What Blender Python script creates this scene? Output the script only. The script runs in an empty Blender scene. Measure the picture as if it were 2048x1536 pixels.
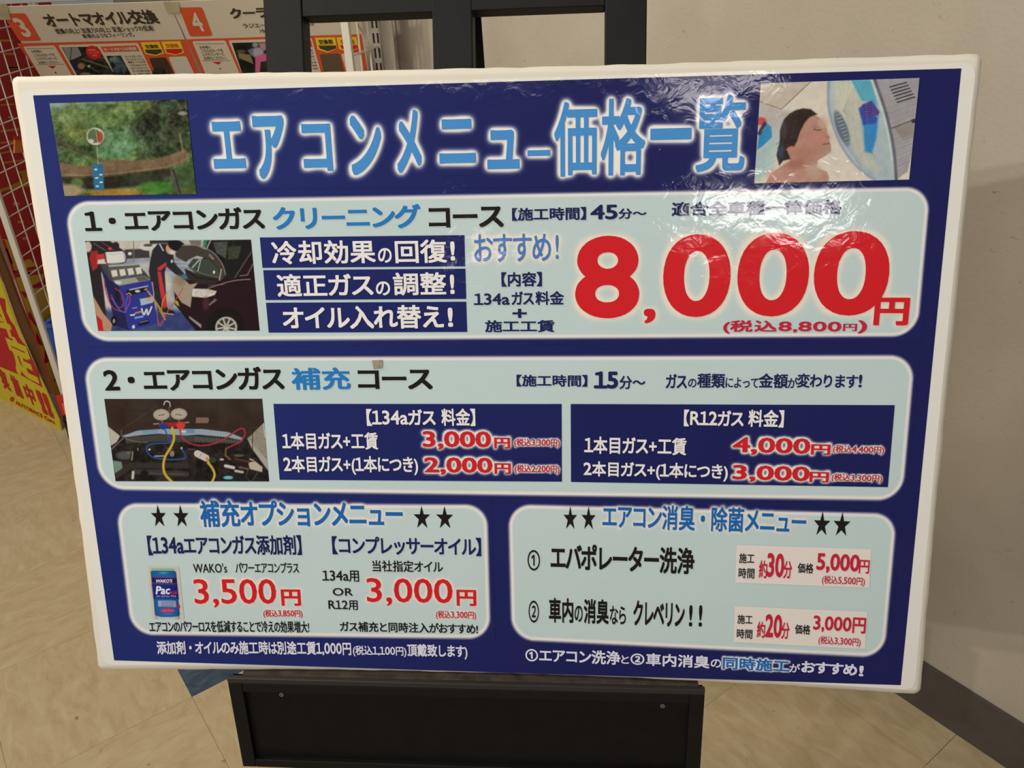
import bpy, math, random
import numpy as np
random.seed(4)
rng = np.random.default_rng(7)
sc = bpy.context.scene
COL = sc.collection

# ------------------------------------------------------------------ camera, world, lights, exposure
FPX = 1680.0; CX, CY = 1024.0, 768.0
PITCH, ROLL, PHI, CAMZ = 0.4966, -0.04566, -0.94906, 1.22
A = lambda *v: np.array(v, float)
cp, sp = math.cos(PITCH), math.sin(PITCH); cr, sr = math.cos(ROLL), math.sin(ROLL)
FW = A(0, cp, -sp); UP0 = A(0, sp, cp)
XR = cr * A(1, 0, 0) + sr * UP0; UR = -sr * A(1, 0, 0) + cr * UP0
CAM = A(0, 0, CAMZ)
cam = bpy.data.cameras.new('camera'); camo = bpy.data.objects.new('camera', cam); COL.objects.link(camo)
from mathutils import Matrix, Vector
camo.matrix_world = Matrix(((XR[0], UR[0], -FW[0], 0), (XR[1], UR[1], -FW[1], 0), (XR[2], UR[2], -FW[2], CAMZ), (0, 0, 0, 1)))
cam.sensor_fit = 'HORIZONTAL'; cam.sensor_width = 36.0; cam.lens = 36.0 * FPX / 2048.0
cam.clip_start = 0.02; cam.clip_end = 60
sc.camera = camo
w = bpy.data.worlds.new('world'); sc.world = w; w.use_nodes = True
w.node_tree.nodes['Background'].inputs[0].default_value = (1.0, 0.97, 0.94, 1)
w.node_tree.nodes['Background'].inputs[1].default_value = 0.21
def area(name, loc, target, sx, sy, watts, col):
    l = bpy.data.lights.new(name, 'AREA'); l.shape = 'RECTANGLE'; l.size = sx; l.size_y = sy; l.energy = watts; l.color = col
    o = bpy.data.objects.new(name, l); COL.objects.link(o); o.location = loc
    o.rotation_euler = (Vector(target) - Vector(loc)).to_track_quat('-Z', 'Y').to_euler()
    return o
def spot(name, loc, target, watts, deg, col, r=0.03):
    l = bpy.data.lights.new(name, 'SPOT'); l.energy = watts; l.color = col; l.spot_size = math.radians(deg); l.spot_blend = 0.9; l.shadow_soft_size = r
    o = bpy.data.objects.new(name, l); COL.objects.link(o); o.location = loc
    o.rotation_euler = (Vector(target) - Vector(loc)).to_track_quat('-Z', 'Y').to_euler()
spot('track_spot', (-2.65, -1.80, 2.6), (-0.15, 1.05, 1.27), 165, 37, (1.0, 0.94, 0.84))
spot('track_spot', (-2.93, -1.46, 2.6), (-0.15, 1.05, 1.27), 165, 37, (1.0, 0.94, 0.84))
area('ceiling_or_fill_light', (-0.9, -2.3, 2.6), (-0.6, 0.6, 0.6), 2.2, 0.9, 46, (1.0, 0.97, 0.93))  # broad soft fill, added to lift the general light level
area('ceiling_or_fill_light', (0.0, -4.1, 2.6), (0.0, -4.1, 0), 0.50, 0.30, 13, (1.0, 0.90, 0.92))
area('ceiling_or_fill_light', (0.25, -7.6, 2.6), (0.25, -7.6, 0), 1.0, 1.5, 165, (1.0, 0.93, 0.92))
area('ceiling_or_fill_light', (-2.35, -9.3, 2.6), (-2.35, -9.3, 0), 0.35, 1.0, 18, (1.0, 0.93, 0.90))
area('ceiling_or_fill_light', (-1.2, 0.7, 2.6), (-0.9, 2.0, 0.8), 1.1, 0.3, 30, (1.0, 0.9, 0.75))  # added fill on the left, brightens the service cards and floor there
sc.view_settings.view_transform = 'Standard'; sc.view_settings.look = 'None'
sc.view_settings.exposure = -0.23; sc.view_settings.gamma = 1.0; sc.view_settings.use_curve_mapping = False

# ------------------------------------------------------------------ geometry helpers
def ray(x, y): return FW + XR * (x - CX) / FPX - UR * (y - CY) / FPX
def onplane(x, y, p, n):
    d = ray(x, y); return CAM + d * (np.dot(A(*p) - CAM, n) / np.dot(d, n))
def onfloor(x, y, z=0.0): return onplane(x, y, (0, 0, z), A(0, 0, 1))
def project(P):
    q = np.asarray(P) - CAM; z = q @ FW
    return np.stack([CX + FPX * (q @ XR) / z, CY - FPX * (q @ UR) / z], -1)
def lin(c):
    c = np.asarray(c, float) / 255.0
    return np.where(c <= 0.04045, c / 12.92, ((c + 0.055) / 1.055) ** 2.4)

MATS = {}
def mat(name, col, rough=0.6, spec=0.4, coat=0.0, metal=0.0, noise=None, bump=None):
    """plain principled with optional colour noise (scale, amount) and bump (scale, strength)"""
    if name in MATS: return MATS[name]
    m = bpy.data.materials.new(name); m.use_nodes = True; nt = m.node_tree
    b = nt.nodes['Principled BSDF']; c = lin(col)
    b.inputs['Base Color'].default_value = (*c, 1); b.inputs['Roughness'].default_value = rough
    b.inputs['Specular IOR Level'].default_value = spec; b.inputs['Metallic'].default_value = metal
    b.inputs['Coat Weight'].default_value = coat
    if noise or bump: geo = nt.nodes.new('ShaderNodeNewGeometry')
    if noise:
        n = nt.nodes.new('ShaderNodeTexNoise'); n.inputs['Scale'].default_value = noise[0]; n.inputs['Detail'].default_value = 6
        nt.links.new(geo.outputs['Position'], n.inputs['Vector'])
        r = nt.nodes.new('ShaderNodeValToRGB'); e = r.color_ramp.elements
        e[0].position = 0.3; e[1].position = 0.7
        e[0].color = (*(c * (1 - noise[1])), 1); e[1].color = (*np.minimum(c * (1 + noise[1]), 1), 1)
        nt.links.new(n.outputs['Fac'], r.inputs['Fac']); nt.links.new(r.outputs['Color'], b.inputs['Base Color'])
    if bump:
        n = nt.nodes.new('ShaderNodeTexNoise'); n.inputs['Scale'].default_value = bump[0]; n.inputs['Detail'].default_value = 4
        nt.links.new(geo.outputs['Position'], n.inputs['Vector'])
        k = nt.nodes.new('ShaderNodeBump'); k.inputs['Strength'].default_value = bump[1]; k.inputs['Distance'].default_value = 0.002
        nt.links.new(n.outputs['Fac'], k.inputs['Height']); nt.links.new(k.outputs['Normal'], b.inputs['Normal'])
    MATS[name] = m; return m

def print_material(name, rough, coat, bumps, spec=0.5):
    """printed sheet: ink colour from the mesh's own 'ink' attribute, glossy wrinkled film over it"""
    m = bpy.data.materials.new(name); m.use_nodes = True; nt = m.node_tree; b = nt.nodes['Principled BSDF']
    at = nt.nodes.new('ShaderNodeAttribute'); at.attribute_name = 'ink'
    nt.links.new(at.outputs['Color'], b.inputs['Base Color'])
    b.inputs['Roughness'].default_value = rough; b.inputs['Specular IOR Level'].default_value = spec
    b.inputs['Coat Weight'].default_value = coat; b.inputs['Coat Roughness'].default_value = 0.06
    geo = nt.nodes.new('ShaderNodeNewGeometry'); prev = None
    for sc_, st, dist, det in bumps:
        n = nt.nodes.new('ShaderNodeTexNoise'); n.inputs['Scale'].default_value = sc_; n.inputs['Detail'].default_value = det
        n.inputs['Distortion'].default_value = 0.8
        nt.links.new(geo.outputs['Position'], n.inputs['Vector'])
        k = nt.nodes.new('ShaderNodeBump'); k.inputs['Strength'].default_value = st; k.inputs['Distance'].default_value = dist
        nt.links.new(n.outputs['Fac'], k.inputs['Height'])
        if prev: nt.links.new(prev.outputs['Normal'], k.inputs['Normal'])
        prev = k
    if prev:
        nt.links.new(prev.outputs['Normal'], b.inputs['Normal']); nt.links.new(prev.outputs['Normal'], b.inputs['Coat Normal'])
    return m
LAM = print_material('laminated_print', 0.5, 0.5, [(7.0, 0.35, 0.004, 1.0), (55.0, 0.28, 0.0007, 3.0)], 0.04)
CARD = print_material('card_print', 0.5, 0.0, [], 0.2)

def tag(o, label=None, cat=None, group=None, kind=None):
    if label: o['label'] = label
    if cat: o['category'] = cat
    if group: o['group'] = group
    if kind: o['kind'] = kind
    return o
ROOTS = {}
def thing(name, loc, label, cat, group=None):
    o = bpy.data.objects.new(name, None); COL.objects.link(o); o.location = loc; o.empty_display_size = 0.05
    ROOTS[o.name] = A(*loc)
    return tag(o, label, cat, group)
def world_origin(o):
    p = A(*o.location)
    return p + (world_origin(o.parent) if o.parent else 0)
def build(name, V, Fc, material, parent=None, ink=None, smooth=False, origin=None):
    V = np.asarray(V, float)
    base = world_origin(parent) if parent else A(0, 0, 0)
    org = A(*origin) if origin is not None else (V.min(0) + V.max(0)) / 2
    me = bpy.data.meshes.new(name); me.from_pydata((V - org).tolist() if len(V) < 4000 else [], [], Fc if len(V) < 4000 else [])
    if len(V) >= 4000:
        Fa = np.asarray(Fc, np.int32)
        me.vertices.add(len(V)); me.vertices.foreach_set('co', (V - org).astype(np.float32).ravel())
        me.loops.add(Fa.size); me.loops.foreach_set('vertex_index', Fa.ravel())
        me.polygons.add(len(Fa)); me.polygons.foreach_set('loop_start', np.arange(0, Fa.size, Fa.shape[1], dtype=np.int32))
        me.polygons.foreach_set('loop_total', np.full(len(Fa), Fa.shape[1], np.int32))
        me.update(calc_edges=True)
    if ink is not None:
        at = me.color_attributes.new('ink', 'FLOAT_COLOR', 'POINT')
        c = np.ones((len(V), 4), np.float32); c[:, :3] = ink
        at.data.foreach_set('color', c.ravel())
    if smooth: me.polygons.foreach_set('use_smooth', np.ones(len(me.polygons), bool))
    me.update()
    o = bpy.data.objects.new(name, me); COL.objects.link(o)
    ml = material if isinstance(material, (list, tuple)) else [material]
    for m in ml: me.materials.append(m)
    o.location = org - base
    if parent: o.parent = parent
    return o
def boxvf(c, ax, ay, az, hx, hy, hz):
    c = A(*c); V = []
    for k in (-1, 1):
        for j in (-1, 1):
            for i in (-1, 1): V.append(c + ax * i * hx + ay * j * hy + az * k * hz)
    F = [(0, 2, 3, 1), (4, 5, 7, 6), (0, 1, 5, 4), (2, 6, 7, 3), (0, 4, 6, 2), (1, 3, 7, 5)]
    return V, F
EX, EY, EZ = A(1, 0, 0), A(0, 1, 0), A(0, 0, 1)
def bevel(o, wd=0.0015, seg=2):
    m = o.modifiers.new('bevel', 'BEVEL'); m.width = wd; m.segments = seg; m.limit_method = 'ANGLE'; return o
def box(name, c, h, material, parent=None, axes=(EX, EY, EZ), bv=0.0015):
    V, F = boxvf(c, *axes, *h); o = build(name, V, F, material, parent)
    return bevel(o, bv) if bv else o
def join(*vfs):
    V, F = [], []
    for v, f in vfs:
        n = len(V); V += list(v); F += [tuple(i + n for i in q) for q in f]
    return V, F
def tubevf(pts, r, n=8, cap=True):
    pts = [A(*p) for p in pts]; V, F = [], []
    for i, p in enumerate(pts):
        t = pts[min(i + 1, len(pts) - 1)] - pts[max(i - 1, 0)]; t /= np.linalg.norm(t)
        a = np.cross(t, EZ if abs(t[2]) < 0.9 else EX); a /= np.linalg.norm(a); b = np.cross(t, a)
        for k in range(n):
            an = 2 * math.pi * k / n; V.append(p + r * (a * math.cos(an) + b * math.sin(an)))
        if i:
            for k in range(n):
                q = (i - 1) * n; F.append((q + k, q + (k + 1) % n, q + n + (k + 1) % n, q + n + k))
    if cap: F.append(tuple(range(n))[::-1]); F.append(tuple(range(len(V) - n, len(V))))
    return V, F
def prismvf(poly, d):
    """extrude a world polygon by vector d"""
    n = len(poly); V = [A(*p) for p in poly] + [A(*p) + d for p in poly]
    F = [tuple(range(n)), tuple(range(2 * n - 1, n - 1, -1))] + [(i, i + n, (i + 1) % n + n, (i + 1) % n) for i in range(n)]
    return V, F

# ------------------------------------------------------------------ printable surfaces
class Surf:
    """a real surface with its own metric coordinates (a to the right, b upwards)"""
    def __init__(s, O, X, U, bow=None):
        s.O, s.X, s.U = A(*O), A(*X), A(*U); s.N = np.cross(s.X, s.U); s.N /= np.linalg.norm(s.N); s.bow = bow
    def depth(s, a, b): return s.bow(a, b) if s.bow else 0 * a
    def ab(s, x, y):
        x = np.asarray(x, float); y = np.asarray(y, float)
        d = FW + XR * ((x - CX) / FPX)[..., None] - UR * ((y - CY) / FPX)[..., None]
        dep = 0.0 * x
        for _ in range(6 if s.bow else 1):
            P0 = s.O - s.N * 0.0
            k = ((P0 - CAM) @ s.N - dep) / (d @ s.N)
            q = CAM + d * k[..., None] - s.O
            a, b = q @ s.X, q @ s.U
            dep = s.depth(a, b)
        return a, b
    def at(s, a, b, off=0.0):
        a = np.asarray(a, float); b = np.asarray(b, float)
        return s.O + a[..., None] * s.X + b[..., None] * s.U + s.N * (off - s.depth(a, b))[..., None]

def grid_faces(nu, nv):
    i = np.arange(nu - 1)[None, :] + np.arange(nv - 1)[:, None] * nu
    i = i.ravel(); return np.stack([i + nu, i + nu + 1, i + 1, i], 1)
def quad_px(q, nu, nv):
    u, v = np.meshgrid(np.linspace(0, 1, nu), np.linspace(0, 1, nv))
    q = [A(*p) for p in q]
    P = (1 - u)[..., None] * (1 - v)[..., None] * q[0] + u[..., None] * (1 - v)[..., None] * q[1] + u[..., None] * v[..., None] * q[2] + (1 - u)[..., None] * v[..., None] * q[3]
    return P[..., 0], P[..., 1]
def patch(name, surf, q, step, paint, off, parent, material=None):
    """printed area with corners q; paint(x, y) gives sRGB ink per node"""
    q = [A(*p) for p in q]
    nu = max(2, int(max(np.linalg.norm(q[1] - q[0]), np.linalg.norm(q[2] - q[3])) / step) + 1)
    nv = max(2, int(max(np.linalg.norm(q[3] - q[0]), np.linalg.norm(q[2] - q[1])) / step) + 1)
    X, Y = quad_px(q, nu, nv)
    a, b = surf.ab(X, Y)
    V = surf.at(a, b, off).reshape(-1, 3)
    c = np.clip(paint(X, Y), 0, 255) if callable(paint) else np.broadcast_to(A(*paint), X.shape + (3,))
    return build(name, V, grid_faces(nu, nv).tolist() if len(V) < 4000 else grid_faces(nu, nv), material or LAM, parent, ink=lin(c).reshape(-1, 3) * 1.0, smooth=True)

def raw_text(body, res, shear=0.0):
    c = bpy.data.curves.new('t', 'FONT'); c.body = body; c.resolution_u = res; c.shear = shear
    o = bpy.data.objects.new('t', c); COL.objects.link(o)
    me = bpy.data.meshes.new_from_object(o.evaluated_get(bpy.context.evaluated_depsgraph_get()))
    n = len(me.vertices); co = np.empty(n * 3); me.vertices.foreach_get('co', co); co = co.reshape(-1, 3)[:, :2]
    F = [tuple(p.vertices) for p in me.polygons]
    bpy.data.objects.remove(o); bpy.data.curves.remove(c); bpy.data.meshes.remove(me)
    return co, F
GL = {}
def glyph(ch, big, shear):
    k = (ch, big, shear)
    if k not in GL:
        src = '\uff11' if ch == '1' else ch
        co, F = raw_text(src, 8 if big else 3, shear)
        w = lambda t: np.ptp(raw_text(t, 1)[0][:, 0])
        adv = w('H' + ch + 'H') - w('HH') if ch != '1' else w('H0H') - w('HH')
        if ch == '1':      # numeral one with a foot, brought to the height of the other numerals
            z = raw_text('0', 2)[0]; h = np.ptp(z[:, 1]) * .98; co = co.copy(); mn = co.min(0); sc1 = h / np.ptp(co[:, 1])
            co = (co - mn) * A(sc1, sc1); co[:, 0] += (adv - np.ptp(co[:, 0])) / 2
        GL[k] = (co, F, adv)
    return GL[k]
def glyphs(body, bold, shear=0.0, space=1.0):
    V, G, D, x, n = [], [], [], 0.0, 0; mixed = any(ord(c) > 0x3000 for c in body)
    for ch in body:
        if ch in ' \u3000': x += (.3 if ch == ' ' else .9) * space; continue
        co, F, adv = glyph(ch, len(body) == 1 or bold >= .042 and len(body) < 6, shear)
        kern = 0.90 if '\u3040' <= ch <= '\u30ff' else 1.0
        if mixed and ch.isascii() and ch.isalnum(): co = co * A(1.2, 1.1); adv *= 1.2
        co = co + A(x - adv * (1 - kern) / 2, 0); x += adv * space * kern
        sh = [(0, 0)]
        if bold > 0:
            if ch.isdigit() or ch in 'abcORaS': sh += [(bold * math.cos(a), bold * math.sin(a)) for a in np.arange(12) * math.pi / 6 + .1]
            else: b = bold * .88; sh += [(b, 0), (-b, 0), (0, b), (0, -b), (b, b), (-b, b), (b, -b), (-b, -b)]
        for i, q in enumerate(sh):
            V.append(co + A(*q)); G += [tuple(v + n for v in f) for f in F]; n += len(co); D.append(np.full(len(co), float(i)))
    return np.concatenate(V), G, np.concatenate(D)
CACHE = {}
def run(surf, body, x0, y0, x1, y1, col, bold=0.022, shear=0.0, space=1.0, rot=0.0):
    """lettering whose ink box runs from the top-left point to the bottom-right point"""
    key = (body, bold, shear, space)
    if key not in CACHE: CACHE[key] = glyphs(*key)
    co, F, D = CACHE[key]
    (a0, a1), (b0, b1) = surf.ab([x0, x1], [y0, y1])
    mn, mx = co.min(0), co.max(0)
    a = a0 + (co[:, 0] - mn[0]) / (mx[0] - mn[0]) * (a1 - a0)
    b = b1 + (co[:, 1] - mn[1]) / max(mx[1] - mn[1], 1e-6) * (b0 - b1)
    return dict(s=surf, ab=np.stack([a, b], 1), F=F, col=np.broadcast_to(lin(col), (len(a), 3)), lay=D * 0.000022)
def shape(surf, pts, col):
    a, b = surf.ab([p[0] for p in pts], [p[1] for p in pts])
    return dict(s=surf, ab=np.stack([a, b], 1), F=[tuple(range(len(a)))], col=np.broadcast_to(lin(col), (len(a), 3)))
def lettering(name, runs, off, parent, material=None):
    """each line of writing or printed mark is a part of its own"""
    for r in runs: one_line(name, [r], off, parent, material)
def one_line(name, runs, off, parent, material=None):
    V, F, C, n = [], [], [], 0
    for r in runs:
        V.append(r['s'].at(r['ab'][:, 0], r['ab'][:, 1], off) + (r['s'].N * np.asarray(r.get('lay', 0.0))[..., None] if 'lay' in r else 0)); C.append(r['col'])
        F += [tuple(i + n for i in f) for f in r['F']]; n += len(r['ab'])
    V = np.concatenate(V); C = np.concatenate(C)
    base = world_origin(parent) if parent else 0; org = (V.min(0) + V.max(0)) / 2
    me = bpy.data.meshes.new(name); me.from_pydata((V - org).tolist(), [], F)
    at = me.color_attributes.new('ink', 'FLOAT_COLOR', 'POINT'); c4 = np.ones((len(V), 4), np.float32); c4[:, :3] = C
    at.data.foreach_set('color', c4.ravel()); me.materials.append(material or LAM)
    o = bpy.data.objects.new(name, me); COL.objects.link(o); o.location = org - base; o.parent = parent
    return o

def raster(runs, X0, Y0, nx, ny, st):
    m = np.zeros((ny, nx), np.float32)
    for r in runs:
        P = (project(r['s'].at(r['ab'][:, 0], r['ab'][:, 1])) - A(X0, Y0)) / st
        for f in r['F']:
            for k in range(1, len(f) - 1):
                a, b, c = P[f[0]], P[f[k]], P[f[k + 1]]
                x0 = max(int(math.floor(min(a[0], b[0], c[0]))), 0); x1 = min(int(math.ceil(max(a[0], b[0], c[0]))) + 1, nx)
                y0 = max(int(math.floor(min(a[1], b[1], c[1]))), 0); y1 = min(int(math.ceil(max(a[1], b[1], c[1]))) + 1, ny)
                if x1 <= x0 or y1 <= y0: continue
                gx = np.arange(x0, x1)[None, :]; gy = np.arange(y0, y1)[:, None]
                d = (b[0] - a[0]) * (c[1] - a[1]) - (c[0] - a[0]) * (b[1] - a[1])
                if abs(d) < 1e-9: continue
                u = ((gx - a[0]) * (c[1] - a[1]) - (c[0] - a[0]) * (gy - a[1])) / d
                v = ((b[0] - a[0]) * (gy - a[1]) - (gx - a[0]) * (b[1] - a[1])) / d
                m[y0:y1, x0:x1] = np.maximum(m[y0:y1, x0:x1], ((u > -.3) & (v > -.3) & (u + v < 1.3)).astype(np.float32))
    return m
def blur(m, s):
    r = int(3 * s) + 1; k = np.exp(-np.arange(-r, r + 1) ** 2 / (2 * s * s)); k /= k.sum()
    m = np.apply_along_axis(lambda v: np.convolve(v, k, 'same'), 0, m)
    return np.apply_along_axis(lambda v: np.convolve(v, k, 'same'), 1, m)
def sample(m, X0, Y0, st, X, Y):
    fx = np.clip((X - X0) / st, 0, m.shape[1] - 1.001); fy = np.clip((Y - Y0) / st, 0, m.shape[0] - 1.001)
    ix = fx.astype(int); iy = fy.astype(int); tx = fx - ix; ty = fy - iy
    return (m[iy, ix] * (1 - tx) * (1 - ty) + m[iy, ix + 1] * tx * (1 - ty) + m[iy + 1, ix] * (1 - tx) * ty + m[iy + 1, ix + 1] * tx * ty)
class Glow:
    """soft printed halo round lettering"""
    def __init__(s, runs, x0, y0, x1, y1, sigma, gain, col=(226, 223, 216), st=1.5):
        s.a = (x0, y0, st); nx, ny = int((x1 - x0) / st) + 1, int((y1 - y0) / st) + 1
        s.m = np.clip(blur(raster(runs, x0, y0, nx, ny, st), sigma / st) * gain, 0, 1)
        s.m[[0, -1], :] = 0; s.m[:, [0, -1]] = 0; s.c = A(*col)
    def over(s, c, X, Y):
        g = sample(s.m, *s.a, X, Y); return c * (1 - g[..., None]) + s.c * g[..., None]
def lines_d(q, X, Y):
    """inside distances to the four sides of a quad given TL TR BR BL"""
    out = []
    for i in range(4):
        p, r = A(*q[i]), A(*q[(i + 1) % 4]); t = (r - p) / np.linalg.norm(r - p)
        out.append(t[0] * (Y - p[1]) - t[1] * (X - p[0]))
    return out
def rounded(q, r, X, Y):
    T, R, B, L = lines_d(q, X, Y); x = np.minimum(L, R); y = np.minimum(T, B)
    return np.where((x < r) & (y < r), r - np.hypot(r - np.minimum(x, r), r - np.minimum(y, r)), np.minimum(x, y))
def mix(c, d, t): t = np.clip(t, 0, 1)[..., None]; return c * (1 - t) + A(*d) * t

# painter for the printed pictures: coordinates are free units of each picture
class Paint:
    def __init__(s, X, Y, base):
        s.X, s.Y = X, Y; s.c = np.broadcast_to(A(*base), X.shape + (3,)).copy()
    def poly(s, pts, col, soft=6, a=1.0):
        X, Y = s.X, s.Y; d = np.full(X.shape, 1e9); ins = np.zeros(X.shape, bool); n = len(pts)
        for i in range(n):
            x0, y0 = pts[i]; x1, y1 = pts[(i + 1) % n]; ex, ey = x1 - x0, y1 - y0
            t = np.clip(((X - x0) * ex + (Y - y0) * ey) / (ex * ex + ey * ey + 1e-9), 0, 1)
            d = np.minimum(d, np.hypot(X - x0 - t * ex, Y - y0 - t * ey))
            if abs(ey) > 1e-9: ins ^= ((y0 > Y) != (y1 > Y)) & (X < ex * (Y - y0) / ey + x0)
        d = np.where(ins, -d, d); s.c = mix(s.c, col, (0.5 - d / soft) * 1.0 * (1 if a == 1 else 1)) if a == 1 else mix(s.c, col, np.clip(0.5 - d / soft, 0, 1) * a)
        return s
    def ell(s, cx, cy, rx, ry, col, soft=0.15, a=1.0, rot=0.0):
        c, n = math.cos(rot), math.sin(rot); x = (s.X - cx) * c + (s.Y - cy) * n; y = -(s.X - cx) * n + (s.Y - cy) * c
        r = np.hypot(x / rx, y / ry); s.c = mix(s.c, col, np.clip((1 - r) / soft + 0.5, 0, 1) * a); return s
    def line(s, pts, wd, col, soft=5, a=1.0):
        if len(pts) > 3:      # hoses and edges run in smooth curves
            p = [pts[0]] + list(pts) + [pts[-1]]; o = []
            for i in range(1, len(p) - 2):
                for t in (0, .25, .5, .75):
                    o.append(tuple(.5 * (2 * p[i][k] + (p[i + 1][k] - p[i - 1][k]) * t + (2 * p[i - 1][k] - 5 * p[i][k] + 4 * p[i + 1][k] - p[i + 2][k]) * t * t + (3 * p[i][k] - 3 * p[i + 1][k] + p[i + 2][k] - p[i - 1][k]) * t ** 3) for k in (0, 1)))
            pts = o + [pts[-1]]
        X, Y = s.X, s.Y; d = np.full(X.shape, 1e9)
        for (x0, y0), (x1, y1) in zip(pts, pts[1:]):
            ex, ey = x1 - x0, y1 - y0; t = np.clip(((X - x0) * ex + (Y - y0) * ey) / (ex * ex + ey * ey + 1e-9), 0, 1)
            d = np.minimum(d, np.hypot(X - x0 - t * ex, Y - y0 - t * ey))
        s.c = mix(s.c, col, np.clip((wd / 2 - d) / soft + 0.5, 0, 1) * a); return s
    def noise(s, scale, amt, seed=0, x0=-1e9, y0=-1e9, x1=1e9, y1=1e9):
        s.c += (fbm(s.X / scale, s.Y / scale, seed) * amt)[..., None] * (((s.X > x0) & (s.X < x1) & (s.Y > y0) & (s.Y < y1))[..., None]); return s
def fbm(x, y, seed=0, octs=4):
    r = np.random.default_rng(seed); T = r.uniform(-1, 1, (64, 64)); o = 0; am = 1.0
    for k in range(octs):
        xi = np.floor(x).astype(int); yi = np.floor(y).astype(int); fx = x - xi; fy = y - yi
        fx = fx * fx * (3 - 2 * fx); fy = fy * fy * (3 - 2 * fy)
        g = lambda i, j: T[(yi + j) % 64, (xi + i) % 64]
        o = o + am * ((g(0, 0) * (1 - fx) + g(1, 0) * fx) * (1 - fy) + (g(0, 1) * (1 - fx) + g(1, 1) * fx) * fy); am *= 0.5; x = x * 2 + 7.3; y = y * 2 + 3.1
    return o

# ------------------------------------------------------------------ floor, wall, skirting
T1 = A(math.cos(PHI), math.sin(PHI), 0); T2 = A(-math.sin(PHI), math.cos(PHI), 0)
TILE = 0.301; O1, O2 = -1.252, 0.140; WALL = 1.138

def tile_material(name, c1, c2, c3, rough):
    m = bpy.data.materials.new(name); m.use_nodes = True; nt = m.node_tree; b = nt.nodes['Principled BSDF']
    tc = nt.nodes.new('ShaderNodeTexCoord'); oi = nt.nodes.new('ShaderNodeObjectInfo')
    mp = nt.nodes.new('ShaderNodeMapping'); mp.inputs['Scale'].default_value = (9, 22, 8); mp.inputs['Rotation'].default_value = (0, 0, 0.5)
    add = nt.nodes.new('ShaderNodeVectorMath'); add.operation = 'ADD'
    mul = nt.nodes.new('ShaderNodeVectorMath'); mul.operation = 'SCALE'; mul.inputs['Scale'].default_value = 37.0
    nt.links.new(oi.outputs['Random'], mul.inputs[0]); nt.links.new(tc.outputs['Object'], mp.inputs['Vector'])
    nt.links.new(mp.outputs['Vector'], add.inputs[0]); nt.links.new(mul.outputs['Vector'], add.inputs[1])
    n = nt.nodes.new('ShaderNodeTexNoise'); n.inputs['Scale'].default_value = 2.2; n.inputs['Detail'].default_value = 8; n.inputs['Roughness'].default_value = 0.62; n.inputs['Distortion'].default_value = 0.6
    nt.links.new(add.outputs['Vector'], n.inputs['Vector'])
    r = nt.nodes.new('ShaderNodeValToRGB'); e = r.color_ramp.elements; e[0].position = 0.3; e[1].position = 0.72
    e[0].color = (*lin(c1), 1); e[1].color = (*lin(c3), 1); x = e.new(0.5); x.color = (*lin(c2), 1)
    nt.links.new(n.outputs['Fac'], r.inputs['Fac'])
    # scuffs and specks of dirt across the floor
    geo = nt.nodes.new('ShaderNodeNewGeometry'); n2 = nt.nodes.new('ShaderNodeTexNoise'); n2.inputs['Scale'].default_value = 55; n2.inputs['Detail'].default_value = 3
    nt.links.new(geo.outputs['Position'], n2.inputs['Vector'])
    r2 = nt.nodes.new('ShaderNodeValToRGB'); e2 = r2.color_ramp.elements; e2[0].position = 0.70; e2[1].position = 0.78
    e2[0].color = (1, 1, 1, 1); e2[1].color = (0.45, 0.42, 0.38, 1); nt.links.new(n2.outputs['Fac'], r2.inputs['Fac'])
    mx = nt.nodes.new('ShaderNodeMix'); mx.data_type = 'RGBA'; mx.blend_type = 'MULTIPLY'; mx.inputs['Factor'].default_value = 1
    nt.links.new(r.outputs['Color'], mx.inputs[6]); nt.links.new(r2.outputs['Color'], mx.inputs[7]); nt.links.new(mx.outputs[2], b.inputs['Base Color'])
    b.inputs['Roughness'].default_value = rough; b.inputs['Specular IOR Level'].default_value = 0.35
    return m
TILE_M = tile_material('floor_tile_beige', (188, 166, 124), (199, 179, 139), (209, 192, 155), 0.42)
TILE_B = tile_material('floor_tile_blue', (52, 66, 84), (66, 82, 100), (88, 104, 120), 0.4)
floor = box('floor', (0, 1.0, -0.012), (7, 7, 0.006), mat('floor_bed', (140, 122, 92), 0.8), bv=0)
tag(floor, kind='structure')
V, F = boxvf((0, 0, 0), EX, EY, EZ, (TILE - 0.0005) / 2, (TILE - 0.0005) / 2, 0.003)
tme = bpy.data.meshes.new('floor_tile'); tme.from_pydata([tuple(v) for v in V], [], F); tme.materials.append(TILE_M)
tmb = tme.copy(); tmb.materials.clear(); tmb.materials.append(TILE_B)
cells = []
for i in range(-9, 12):
    for j in range(-10, 4):
        u, v = O1 + (i + .5) * TILE, O2 + (j + .5) * TILE
        if v - TILE / 2 > WALL - 0.01: continue
        p = T1 * u + T2 * v
        if p[1] < -0.2 or p[1] > 4.6 or abs(p[0] + 0.2) > 3.0: continue
        cells.append((np.hypot(p[0], p[1] - 1.6), i, j, p))
cells.sort(key=lambda c: c[0])
v0 = O2 + math.floor((WALL - O2) / TILE) * TILE; CW_ = WALL - v0      # row cut to width along the wall
Vc, Fc = boxvf((0, 0, 0), EX, EY, EZ, (TILE - 0.0009) / 2, CW_ / 2 - 0.0005, 0.003)
tmc = bpy.data.meshes.new('floor_tile'); tmc.from_pydata([tuple(v) for v in Vc], [], Fc); tmc.materials.append(TILE_M)
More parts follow.
